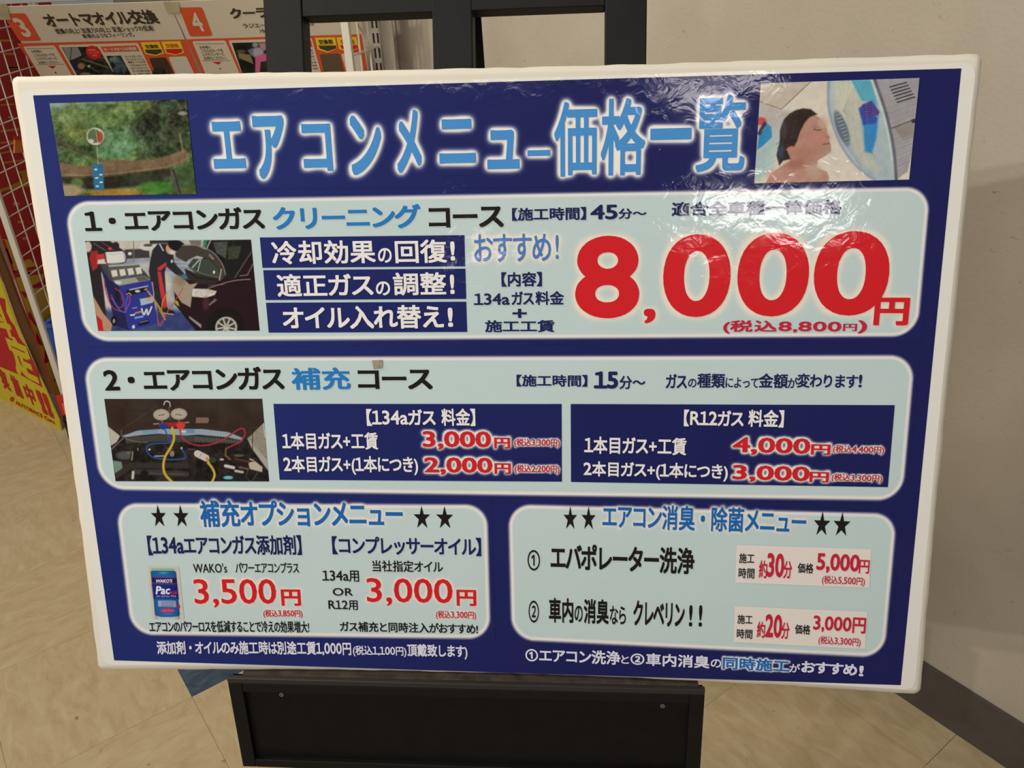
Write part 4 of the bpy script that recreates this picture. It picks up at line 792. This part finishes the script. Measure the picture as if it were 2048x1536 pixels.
# lower panel, slightly leaning, framed and recessed
PL = 0.14; PU = EZ * math.cos(PL) + LY * math.sin(PL); PN = np.cross(LX, PU)
PO = cl - EZ * 0.0072
PAN = Surf(PO, LX, PU)
_, pb_ = PAN.ab([481, 1400], [1533, 1533]); PH = -pb_[0]
def pbar(name, a0, a1, b0, b1, d0, d1, m=black, parent=None):
    c = PO + LX * (a0 + a1) / 2 + PU * (b0 + b1) / 2 - PN * (d0 + d1) / 2
    return box(name, c, ((a1 - a0) / 2, (b1 - b0) / 2, (d1 - d0) / 2), m, parent or easel, axes=(LX, PU, PN), bv=0.0008)
panel_o = pbar('lower_panel', 0.014, LW - 0.014, -PH + 0.010, -0.010, 0.006, 0.012, mat('panel_black', (16, 14, 14), 0.6, 0.15, noise=(60, .2), bump=(90, .1)))
pbar('panel_frame', 0.0, 0.0148, -PH, 0, 0.0, 0.016); pbar('panel_frame', LW - 0.0148, LW, -PH, 0, 0.0, 0.016)
pbar('panel_frame', 0.015, LW - 0.015, -0.0108, 0, 0.0, 0.016); pbar('panel_frame', 0.015, LW - 0.015, -PH, -PH + 0.0102, 0.0, 0.016)
for aa in (0.066, LW - 0.078):
    zt = ZL - 0.02; top_ = PO + LX * aa - PN * 0.034 - PU * 0.012; Lf = (top_[2] - 0.003) / PU[2]
    box('leg', top_ - PU * Lf / 2, (0.018, Lf / 2, 0.011), black, easel, axes=(LX, PU, PN), bv=0.001)
steel = mat('screw_steel', (170, 165, 158), 0.35, metal=.8)
for px, py in ((559.5, 1396.5), (1326, 1419.5)):
    a, b = PAN.ab([px], [py]); c = PO + LX * a[0] + PU * b[0] - PN * 0.0058
    V, F = tubevf([c - PN * 0.001, c + PN * 0.0008], 0.0023, 14); sb = build('screw', V, F, steel, panel_o)
    V, F = join(boxvf(c + PN * 0.001, LX, PU, PN, .0015, .0003, .0002), boxvf(c + PN * 0.001, LX, PU, PN, .0003, .0015, .0002))
    build('screw_slot', V, F, mat('slot_dark', (30, 28, 26), .6), panel_o)

# ------------------------------------------------------------------ display rack on the left, behind
white = mat('white_powder_coat', (206, 202, 188), 0.45, 0.4); wirem = mat('wire_white', (206, 200, 186), 0.4, 0.4)
RX = A(0.99390796, -0.11012867, 0); RX /= np.linalg.norm(RX)
FLp = A(-1.204, 2.0, 0); FRp = A(-0.326, 1.985, 0)
rack = thing('display_rack', (-0.77, 2.1, 0), 'white shop display rack with wire mesh sides on casters, behind the board at left', 'rack')
def post(name, p, z0, z1, hx, hy, m=white):
    return box(name, (p[0], p[1], (z0 + z1) / 2), (hx, hy, (z1 - z0) / 2), m, rack, bv=0.002)
post('post', FLp, 0.10, 1.75, 0.0075, 0.006); post('post', FRp, 0.10, 1.75, 0.0085, 0.013)
RLb = A(-1.20, 2.42, 0); RRb = A(-0.305, 2.34, 0)
post('post', RLb, 0.10, 1.75, 0.010, 0.010)
def mesh_side(name, p0, p1, n, zs, r):
    d = p1 - p0; base = build(name, *tubevf([p0 + EZ * zs[0], p1 + EZ * zs[0]], r * 1.25, 6), wirem, rack)
    V, F = tubevf([(0, 0, zs[0]), (0, 0, zs[-1])], r, 6); o0 = None
    for i in range(1, n + 1):
        p = p0 + d * i / n
        if o0 is None:
            o0 = build('wire', [A(*v) + A(p[0], p[1], 0) for v in V], F, wirem, base); l0 = A(*o0.location); q0 = p
        else:
            o = o0.copy(); COL.objects.link(o); o.parent = base; o.location = l0 + (p - q0)
    o0 = None
    for z in zs[1:]:
        if o0 is None:
            o0 = build('wire', *tubevf([p0 + EZ * z, p1 + EZ * z], r, 6), wirem, base); l0 = A(*o0.location); z0 = z
        else:
            o = o0.copy(); COL.objects.link(o); o.parent = base; o.location = l0 + EZ * (z - z0)
mesh_side('mesh_side', FLp + EY * .014, RLb - EY * .01, 8, [0.40 + 0.0505 * k for k in range(24)], 0.0016)
mesh_side('mesh_side', FRp + EY * .013, A(-0.256, 2.30, 0), 5, [0.30 + 0.0760 * k for k in range(18)], 0.0024)
# slotted upright and plain upright near the wall
def vplane(x, y, yp): return onplane(x, y, (0, yp, 0), EY)
SU = vplane(742, 60, 2.17); SV = vplane(757.5, 60, 2.17); up = box('slotted_upright', ((SU[0] + SV[0]) / 2, 2.18, 0.93), ((SV[0] - SU[0]) / 2, 0.009, 0.82), mat('upright_grey', (176, 170, 156), .45), rack, bv=0.001)
VV = []
for k in range(20):
    for dx in (-0.0050, 0.0050):
        VV.append(boxvf(((SU[0] + SV[0]) / 2 + dx, 2.1712, 0.60 + 0.0335 * k), EX, EY, EZ, 0.0022, 0.0005, 0.0112))
build('slots', *join(*VV), mat('slot_dark', (30, 28, 26), .6), up)
SU = vplane(760, 60, 2.2); SV = vplane(785, 60, 2.2); box('side_upright', ((SU[0] + SV[0]) / 2, 2.21, 0.93), ((SV[0] - SU[0]) / 2, 0.009, 0.82), mat('upright_beige', (186, 180, 164), .5), rack, bv=0.002)
box('base_shelf', (-0.77, 2.165, 0.175), (0.43, 0.185, 0.012), white, rack, bv=0.002)
box('base_rail', (-0.77, 2.19, 0.095), (0.43, 0.17, 0.014), white, rack, bv=0.002)
for x in (-1.18, -0.37): box('base_bracket', (x, 2.0, 0.135), (0.014, 0.012, 0.028), white, rack, bv=0.001)
ps = box('price_strip', (-0.778, 1.972, 0.150), (0.432, 0.004, 0.030), mat('strip_red', (196, 44, 40), .4), rack, bv=0.001)
box('strip_label', (-0.80, 1.9672, 0.142), (0.40, 0.0008, 0.015), mat('strip_orange', (206, 120, 84), .5), ps, bv=0)
rub = mat('caster_rubber', (34, 32, 32), .6)
for p in ((-1.222, 2.03), (-0.36, 2.0), (-1.18, 2.36), (-0.40, 2.32)):
    V, F = tubevf([(p[0] - .012, p[1], 0.0335), (p[0] + .012, p[1], 0.0335)], 0.0332, 24); w_ = build('caster', V, F, rub, rack); bevel(w_, .004)
    V, F = tubevf([(p[0], p[1], 0.03), (p[0], p[1], 0.082)], 0.006, 10); V2, F2 = boxvf((p[0] - .018, p[1], .052), EX, EY, EZ, .002, .014, .026); V3, F3 = boxvf((p[0] + .018, p[1], .052), EX, EY, EZ, .002, .014, .026); V4, F4 = boxvf((p[0], p[1], .079), EX, EY, EZ, .02, .016, .002)
    build('caster_fork', *join((V2, F2), (V3, F3), (V4, F4)), rub, w_)
# header rail above the cards
box('header_rail', (-0.75, 2.115, 1.165), (0.435, 0.008, 0.050), mat('rail_grey', (150, 148, 146), .45, noise=(20, .1)), rack, bv=0.001)

# the two service cards
PP = 0.42
tt = A(-2.76951098, -2.01524696, 4.56894051) * PP
PO3 = CAM + XR * tt[0] - UR * tt[1] + FW * tt[2]
PD = A(0.01, 0.5556474, -0.83092526); PD = PD - RX * (PD @ RX); PD /= np.linalg.norm(PD)
CARDS = Surf(PO3, RX, -PD)
ORG = (206, 84, 50); CW = (206, 196, 176); DBR = (64, 52, 40)
def c1(x, y): return (x / 8.5333, y / 8.5333)
def c2(x, y): return (220 + x / 6.4, y / 6.4)
def c3(x, y): return (500 + x / 4.452, y / 4.452)
def card(name, q, label):
    P = [CARDS.at(*[v for v in CARDS.ab(*p)], 0.0) for p in q]
    t = thing(name, tuple(P[3]), label, 'poster', None)
    V, F = prismvf(P, -CARDS.N * 0.0015); build('card_panel', V, F, mat('card_white', (204, 194, 174), .5), t)
    return t
KC = lambda body, a, b, col, bold=.02, **k: run(CARDS, body, a[0], a[1], b[0], b[1], col, bold=bold, **k)
SH = lambda pts, col: shape(CARDS, pts, col)
Cq = lambda name, q, col, off, par: patch(name, CARDS, q, 4, col, off, par, CARD)
def rquad(q, r=3.0):
    """cut corners of a px quad"""
    q = [A(*p) for p in q]; out = []
    for i in range(4):
        p, a, b = q[i], q[i - 1], q[(i + 1) % 4]; ta = (a - p) / np.linalg.norm(a - p); tb_ = (b - p) / np.linalg.norm(b - p)
        for k in range(4):
            s = k / 3; out.append(tuple(p + ta * r * (1 - s) ** 1.6 + tb_ * r * s ** 1.6))
    return out
sA = card('service_card', [(3.0, 13.5), (337, 3.2), (412, 178), (104, 182)], 'white and orange service card with large number 3 at far upper left')
sB = card('service_card', [(338, 3.1), (716, -9.5), (738, 155), (413, 164)], 'white and orange service card with large number 4, partly behind the black easel')
Cq('orange_field', [(34, 86.6), (371.2, 78.6), (412, 177), (102, 181)], ORG, .0004, sA); Cq('orange_field', [(371.8, 78.5), (722.5, 68.2), (737.5, 154), (413, 163)], ORG, .0004, sB)
lettering('number_badge', [SH(rquad([c1(45, 235), c1(430, 222), c1(707, 690), c1(335, 698)], 4), ORG)], .0006, sA, CARD)
lettering('number_badge', [SH(rquad([c2(885, 95), c2(1178, 90), c2(1314, 457), c2(1025, 466)], 4), ORG)], .0006, sB, CARD)
lettering('lettering', [KC('3', c1(185, 303), c1(578, 624), CW, .035), KC('オートマオイル交換', (79, 26.5), (321.5, 46.8), DBR, .036), KC('燃費の向上! 加速力の向上! 変速ショックの低減!', (107.5, 57), (310, 61), DBR, .012), KC('新車のようなフィーリング。', (162.5, 67.5), (270.5, 72.8), DBR, .012)], .0009, sA, CARD)
lettering('lettering', [KC('4', c2(985, 160), c2(1232, 398), CW, .022), KC('クーラント交換', (455, 15.5), (650, 31), DBR, .036), KC('ラジエーター・エンジンの', (484, 47), (628.5, 50.8), DBR, .008), KC('冷却性能を維持', (517, 58), (612, 62), DBR, .008)], .0009, sB, CARD)
for par, cq, tl, dq in ((sA, [(46.3, 92.6), (109, 90.2), (153, 165), (90, 167)], [(('お気軽に'), c1(520, 852), c1(735, 888)), ('こちらのカードを', c1(558, 915), c1(948, 950)), ('レジカウンターに', c1(598, 975), c1(990, 1010)), ('お持ちください。', c1(638, 1038), c1(1022, 1075))], [c1(815, 1120), c1(955, 1118), c1(905, 1170)]),
                        (sB, [(384.5, 82), (450.5, 80.3), (484.5, 158), (416, 160)], [('お気軽に', c2(1137, 585), c2(1300, 615)), ('こちらのカードを', c2(1157, 628), c2(1455, 660)), ('レジカウンターに', c2(1172, 674), c2(1472, 706)), ('お持ちください。', c2(1192, 722), c2(1500, 756))], [c2(1310, 790), c2(1430, 788), c2(1385, 825)])):
    lettering('text_box', [SH(rquad(cq), CW)], .0007, par, CARD)
    L = [KC(t_, a, b, (84, 70, 56), .006) for t_, a, b in tl] + [SH(dq, (200, 36, 44))]
    if par is sA: L += [SH([c1(455, 821), c1(920, 819), c1(923, 825), c1(458, 828)], (110, 96, 78)), SH([c1(635, 1094), c1(1093, 1091), c1(1096, 1097), c1(638, 1101)], (110, 96, 78)), SH([c1(930, 1222), c1(955, 1220), c1(970, 1245), c1(945, 1247)], (60, 50, 40))]
    else: L += [SH([c2(1098, 556), c2(1460, 553), c2(1462, 558), c2(1100, 561)], (110, 96, 78)), SH([c2(1183, 771), c2(1545, 768), c2(1547, 773), c2(1185, 776)], (110, 96, 78)), SH([c2(1398, 868), c2(1414, 867), c2(1422, 884), c2(1406, 886)], (60, 50, 40))]
    lettering('lettering', L, .0010, par, CARD)
lettering('text_box', [SH(rquad([(116, 89.7), (275.5, 85.2), (317, 171), (164, 174)]), CW)], .0007, sA, CARD)
lettering('text_box', [SH(rquad([(456.7, 80.3), (623.5, 75.2), (645, 156), (489, 159)]), CW)], .0007, sB, CARD)
def pic_a(X, Y):
    P = Paint(X, Y, (52, 54, 44)); P.noise(120, 20, 3); P.noise(40, 16, 4); P.poly([(1060, 800), (1330, 800), (1400, 940), (1250, 1010), (1180, 1030)], (150, 152, 154), 16); P.poly([(1120, 990), (1180, 1030), (1330, 990), (1340, 1190), (1290, 1220)], (44, 48, 66), 16); P.line([(1225, 805), (1200, 1010)], 12, (40, 44, 50), 8)
    P.ell(1390, 1120, 62, 55, (176, 128, 106), .4); P.line([(1400, 1000), (1850, 1150)], 30, (110, 106, 84), 16); P.line([(1500, 990), (1830, 1050)], 16, (76, 82, 60), 12); P.line([(1420, 1080), (1700, 1230)], 22, (86, 92, 72), 16); P.ell(1520, 1125, 26, 20, (196, 196, 190), .4); P.line([(1560, 930), (1800, 1000)], 12, (120, 120, 96), 8); P.ell(1460, 1260, 90, 30, (140, 124, 108), .5)
    return P.c
picture([(1050, 802), (1662, 790), (1975, 1300), (1335, 1310)], (0, 0), 8.5333, pic_a, sA, step=0.8, off=.0010, surf=CARDS, material=CARD)
def pic_b(X, Y):
    P = Paint(X, Y, (34, 46, 50)); P.ell(1960, 1010, 90, 60, (120, 140, 150), .6); P.ell(2040, 1090, 70, 60, (90, 110, 120), .6); P.ell(1990, 1180, 60, 60, (70, 90, 96), .6); P.ell(2120, 1160, 50, 70, (80, 96, 102), .6); P.noise(40, 20, 4); return P.c
picture([(1815, 950), (2064, 944), (2250, 1290), (1970, 1300)], (0, 0), 8.5333, pic_b, sA, step=0.9, off=.0010, surf=CARDS, material=CARD)
def pic_c(X, Y):
    P = Paint(X, Y, (36, 44, 34)); P.noise(120, 18, 3); P.poly([(1640, 670), (1800, 700), (1840, 820), (1800, 800), (1650, 740)], (146, 134, 98), 12); P.ell(1680, 655, 60, 22, (110, 90, 60), .4); P.poly([(1760, 640), (1850, 600), (1960, 640), (1900, 760), (1800, 700)], (110, 132, 146), 14)
    P.ell(1900, 670, 70, 70, (190, 176, 196), .4); P.poly([(1860, 720), (2100, 650), (2100, 760), (1930, 790), (1920, 930), (1860, 930)], (224, 110, 160), 14); P.poly([(1900, 545), (2300, 540), (2300, 640), (1960, 640), (1920, 600)], (200, 150, 156), 20); P.ell(1860, 570, 40, 30, (150, 170, 176), .5); return P.c
picture([(1560, 545), (2230, 530), (2420, 1010), (1725, 1030)], (220, 0), 6.4, pic_c, sB, step=0.9, off=.0010, surf=CARDS, material=CARD)
lettering('number_badge', [SH([(187.5 + 15 * math.cos(a) + 4 * math.sin(a), 104 + 13.4 * math.sin(a)) for a in np.linspace(0, 2 * math.pi, 25)[:-1]], (206, 34, 36))], .0013, sA, CARD)
lettering('lettering', [KC(t_, a, b, (236, 150, 130), .02) for t_, a, b in (('新車時の', c1(1500, 830), c1(1650, 860)), ('フィーリングが', c1(1505, 875), c1(1705, 905)), ('復活!', c1(1570, 925), c1(1670, 950)))], .0016, sA, CARD)
lettering('sub_header', [SH([c1(1715, 792), c2(335, 575), c2(382, 650), c1(1775, 884)], ORG)], .0010, sA, CARD)
lettering('sub_header', [SH([(560, 83), c3(545, 360), c3(556, 415), (570, 95)], ORG)], .0010, sB, CARD)
lettering('lettering', [KC('オートマオイルの役割', (206, 94.8), (274.5, 99.8), CW, .04)] + [KC(t_, (248.5 + 3.2 * k, 110.5 + 5.9 * k), (285.5 + 3.0 * k, 113.8 + 5.7 * k), (96, 82, 68), .01) for k, t_ in enumerate(('オートマチックト', 'ランスミッショ', '機関オートマ)に用', 'いられるオイルで', '主にトルクコンバー', 'ター内で動力伝達', 'と、変速に必要な'))], .0013, sA, CARD)
lettering('lettering', [KC(t_, (598 + 2.0 * k, 98.8 + 6.1 * k), (626.5 + 1.6 * k, 101.6 + 6.0 * k), (96, 82, 68), .01) for k, t_ in enumerate(('ラント液を', '冷やすとす', 'ると大切な', '為にエン', 'ジンを冷却', '防ぎ・凍結', 'エンジン使用'))], .0013, sB, CARD)
YEL = (226, 196, 44)
def badge(par, cc, outer, inner, icol, txt, tb0, tb1, tcol):
    lettering('badge', [SH([cc(*p) for p in outer], YEL)], .0008, par, CARD)
    lettering('lettering', [SH([cc(*p) for p in inner], icol), KC(txt, cc(*tb0), cc(*tb1), tcol, .03)], .0012, par, CARD)
badge(sA, c2, [(392, 540), (630, 531), (692, 682), (588, 712), (455, 690)], [(448, 632), (656, 627), (667, 665), (588, 697), (466, 672)], (70, 56, 44), '交換前', (436, 567), (632, 611), (60, 48, 36))
badge(sA, c2, [(655, 530), (900, 524), (950, 672), (850, 706), (715, 682)], [(712, 625), (918, 620), (930, 656), (852, 692), (732, 668)], (200, 36, 48), '交換後', (700, 557), (892, 603), (206, 84, 36))
badge(sB, c3, [(578, 334), (757, 329), (776, 430), (695, 466), (604, 440)], [(608, 403), (766, 401), (769, 428), (693, 453), (624, 430)], (74, 60, 46), '交換前', (604, 350), (745, 389), (60, 48, 36))
badge(sB, c3, [(770, 331), (948, 326), (968, 426), (885, 462), (794, 436)], [(802, 401), (958, 398), (961, 424), (884, 449), (816, 428)], (200, 36, 48), '交換後', (798, 350), (938, 388), (206, 84, 36))
for par, q, col in ((sA, [c2(500, 742), c2(716, 730), c2(880, 1060), c2(640, 1070)], (70, 54, 42)), (sA, [c2(748, 726), c2(976, 715), c2(1130, 1050), c2(890, 1060)], (204, 198, 184)),
                    (sB, [c3(622, 482), c3(795, 473), c3(845, 655), c3(662, 660)], (96, 78, 58)), (sB, [c3(812, 475), c3(968, 464), c3(1018, 650), c3(863, 655)], (206, 200, 186))):
    lettering('swatch', [SH(rquad(q), col)], .0009, par, CARD)
tapem = mat('old_tape', (176, 166, 134), .35, .5, noise=(40, .12))
for q, par in (([c2(680, 18), c2(880, 16), c2(905, 160), c2(738, 170)], sB), ([c1(-60, 60), c1(120, 60), c1(190, 330), c1(-20, 330)], sA)):
    P = [CARDS.at(*CARDS.ab(*p), .0014) for p in q]; build('tape', *prismvf(P, CARDS.N * .0003), tapem, par)
clipm = mat('clip_black', (38, 30, 26), .4)
for q in ([c1(1795, 1225), c1(1950, 1215), c1(1962, 1262), c1(1812, 1275)], [c2(548, 892), c2(690, 884), c2(700, 925), c2(560, 938)]):
    P = [CARDS.at(*CARDS.ab(*p), .002) for p in q]; build('clip', *prismvf(P, CARDS.N * .007), clipm, sA)

# ------------------------------------------------------------------ signs, crate and leaflet at the far left
cB = crate = None
# blue crate on the base shelf
crm = mat('crate_blue', (40, 84, 176), .5, .4)
ck = vplane(85, 655, 2.10); cz = ck[2]
crate = thing('storage_crate', (-1.060, 2.19, 0.187), 'blue ribbed plastic crate on the rack base, seen beside the white post', 'crate')
cxm, cym, hx, hy = -1.060, 2.19, 0.172, 0.12; ztop = 0.345
for nm, c, h in (('side', (cxm, cym - hy, (0.188 + ztop) / 2), (hx, .003, (ztop - .188) / 2)), ('side', (cxm, cym + hy, (0.188 + ztop) / 2), (hx, .003, (ztop - .188) / 2)),
                 ('side', (cxm - hx, cym, (0.188 + ztop) / 2), (.003, hy, (ztop - .188) / 2)), ('side', (cxm + hx, cym, (0.188 + ztop) / 2), (.003, hy, (ztop - .188) / 2)), ('bottom', (cxm, cym, .191), (hx, hy, .003))):
    box(nm, c, h, crm, crate, bv=.001)
V, F = join(boxvf((cxm, cym - hy - .005, ztop - .004), EX, EY, EZ, hx + .008, .005, .004), boxvf((cxm, cym + hy + .005, ztop - .004), EX, EY, EZ, hx + .008, .005, .004), boxvf((cxm - hx - .005, cym, ztop - .004), EX, EY, EZ, .005, hy, .004), boxvf((cxm + hx + .005, cym, ztop - .004), EX, EY, EZ, .005, hy, .004))
build('rim', V, F, mat('crate_rim', (58, 104, 196), .5), crate)
rb = [boxvf((cxm - hx + .015 + .012 * k, cym - hy - .0045, ztop - .022), EX, EY, EZ, .0022, .002, .013) for k in range(26)] + [boxvf((cxm - hx - .0045, cym - hy + .015 + .016 * k, ztop - .022), EX, EY, EZ, .002, .0025, .013) for k in range(15)]
build('ribs', *join(*rb), crm, crate)

# red banner sheet behind the mesh side
BAN = Surf(A(-1.262, 2.03, 0.0), A(0.0, 1.0, 0), EZ)
B0 = 0.024
def mapB(q): return [BAN.at(*BAN.ab(*p)) for p in q]
banner = thing('red_banner', (-1.262, 2.05, 0.055), 'tall red banner with yellow lettering standing behind the left wire mesh', 'banner')
V, F = join(prismvf([BAN.at(A(B0)[0], A(.055)[0]), BAN.at(A(.62)[0], A(.055)[0]), BAN.at(A(.62)[0], A(1.32)[0]), BAN.at(A(B0)[0], A(1.32)[0])], -BAN.N * .002)); build('banner_panel', V, F, mat('banner_red', (168, 22, 30), .55), banner)
YB = (196, 150, 50); RBn = (168, 22, 30)
b5 = lambda x, y: (x / 3.493, 480 + y / 3.493)   # lower left area
b4 = lambda x, y: (x / 4.267, 120 + y / 4.267)   # middle left area
def SB(pts, col=YB):
    r = shape(BAN, pts, col); r['ab'][:, 0] = np.maximum(r['ab'][:, 0], B0 + .0005); return r
strokes = [SB([b4(*p) for p in q], (200, 124, 66)) for q in (
    [(0, 378), (118, 370), (120, 385), (0, 392)], [(0, 600), (160, 580), (162, 600), (0, 620)], [(0, 700), (115, 685), (118, 700), (0, 718)], [(0, 790), (110, 768), (112, 785), (0, 805)], [(20, 872), (200, 845), (203, 862), (22, 886)],
    [(50, 55), (170, 58), (172, 72), (52, 70)], [(65, 478), (118, 478), (116, 498), (68, 498)], [(80, 165), (96, 165), (96, 190), (82, 188)], [(105, 1215), (160, 1212), (165, 1240), (112, 1245)], [(140, 1375), (205, 1370), (200, 1392), (150, 1395)], [(185, 1515), (240, 1510), (240, 1536), (190, 1536)])]
strokes += [SB([b4(*p) for p in q], (176, 128, 40)) for q in ([(150, 950), (245, 935), (270, 1075), (200, 1085), (60, 1110), (0, 1130), (0, 1100), (60, 1080), (180, 1030), (185, 990)],)]
strokes += [SB([c1(*p) for p in q], (206, 130, 50)) for q in ([(0, 675), (200, 672), (215, 710), (20, 714)], [(80, 900), (262, 905), (272, 940), (90, 940)], [(100, 1130), (330, 1128), (345, 1160), (120, 1164)])]
yl = (192, 152, 40)
low = [SB([b5(*p) for p in q], c) for q, c in (
    ([(0, 0), (60, 0), (480, 380), (560, 1200), (380, 1100), (200, 560)], yl),
    ([(0, 20), (60, 250), (105, 235), (28, 0), (18, 0), (85, 225), (60, 232)], RBn), ([(50, 245), (300, 170), (305, 190), (60, 268)], RBn), ([(60, 270), (300, 205), (302, 235), (68, 290)], RBn),
    ([(110, 60), (300, 0), (300, 90), (150, 150), (130, 120)], RBn), ([(30, 60), (50, 60), (90, 165), (72, 168)], RBn), ([(140, 150), (210, 240), (250, 250), (230, 275), (200, 270)], yl),
    ([(200, 330), (300, 280), (310, 255), (345, 260), (320, 330), (210, 340)], RBn), ([(130, 362), (190, 370), (175, 410)], RBn), ([(165, 540), (205, 495), (250, 585), (248, 605), (175, 572)], RBn), ([(222, 705), (250, 640), (300, 740), (250, 742)], RBn), ([(282, 872), (310, 760), (360, 840), (296, 880)], RBn), ([(370, 985), (400, 930), (400, 990)], RBn))]
lettering('yellow_lettering', low[:1], .0006, banner, CARD); lettering('yellow_lettering', strokes, .0008, banner, CARD); lettering('red_lettering', low[1:], .0011, banner, CARD)

# yellow standing sign at the left edge
f0 = onfloor(-60, 765); f1 = onfloor(123.5, 862)
SXd = f1 - f0; SL = np.linalg.norm(SXd); SXd /= SL; Sn = A(SXd[1], -SXd[0], 0)
if Sn @ (CAM - f0) < 0: Sn = -Sn
SG = Surf(f0, SXd, EZ)
if SG.N @ Sn < 0: raise RuntimeError
sign = thing('standing_sign', tuple((f0 + f1) / 2), 'yellow standing sign with bold red characters at the left edge of the photo', 'sign')
edge = [(0, 505), (70, 700), (123.5, 862)]
ta0, tb0 = SG.ab(-1.5, 548); 
P = [SG.at(*SG.ab(*p)) for p in ((-60, 766), (122.5, 862), (118, 842), (94, 788), (70, 738), (53, 700), (32, 652), (17, 609), (2, 566), (-60, 410))]
build('sign_panel', *prismvf(P, -Sn * .004), mat('sign_yellow', (214, 196, 44), .5), sign)
Q = [SG.at(*SG.ab(*p)) - Sn * .008 for p in ((-60, 400), (1, 566), (16, 609), (31, 652), (52, 700), (69, 738), (94, 790), (109, 788), (91, 738), (75, 700), (51, 652), (33, 609), (17, 566), (0, 524), (-60, 368))]
build('sign_edge', *prismvf(Q, -Sn * .006), mat('sign_brown', (96, 56, 30), .55), sign)
SR = (192, 34, 44); S5 = lambda pts, c=SR: shape(SG, [b5(*p) for p in pts], c)
red = S5([(-60, 385), (35, 412), (45, 500), (75, 565), (100, 595), (135, 680), (180, 742), (250, 885), (298, 1030), (262, 1008), (160, 950), (0, 885), (-60, 855)])
lettering('red_ground', [red], .0006, sign, CARD)
SY = (216, 196, 48)
lettering('yellow_character', [run(SG, '料', *b5(-130, 395), *b5(112, 700), SY, bold=.05), run(SG, '定', *b5(18, 640), *b5(285, 1012), SY, bold=.05)], .0010, sign, CARD)
reds = [run(SG, '実', *b5(-22, 888), *b5(84, 1062), SR, bold=.045), run(SG, '施', *b5(62, 932), *b5(172, 1112), SR, bold=.045), run(SG, '中', *b5(150, 990), *b5(268, 1168), SR, bold=.045), run(SG, '!!', *b5(245, 1040), *b5(385, 1250), SR, bold=.06)]
lettering('red_character', reds, .0010, sign, CARD)
lettering('shop_name', [run(SG, 'AUTOBACS Cars', *b5(102, 1115), *b5(388, 1290), (190, 60, 40), bold=.05, shear=.15), shape(SG, [b5(86 + 16 * math.cos(a), 1112 + 18 * math.sin(a)) for a in np.linspace(0, 6.283, 13)[:-1]], (190, 60, 40))], .0008, sign, CARD)
# small orange tag clipped to the mesh
tq = [b4(118, 660), b4(178, 650), b4(192, 790), b4(112, 795)]
P = [onplane(*p, (-1.19, 2.2, 0), EX) for p in tq]
tagt = thing('price_tag', tuple(P[3]), 'small orange and red tag hanging on the wire mesh left of the board', 'tag')
build('tag_body', *prismvf(P, A(.004, 0, 0)), mat('tag_orange', (206, 112, 52), .5), tagt)
P2 = [onplane(*p, (-1.185, 2.2, 0), EX) for p in (b4(120, 652), b4(176, 645), b4(180, 675), b4(118, 682))]
build('tag_strip', *prismvf(P2, A(.002, 0, 0)), mat('tag_red', (176, 26, 34), .5), tagt)
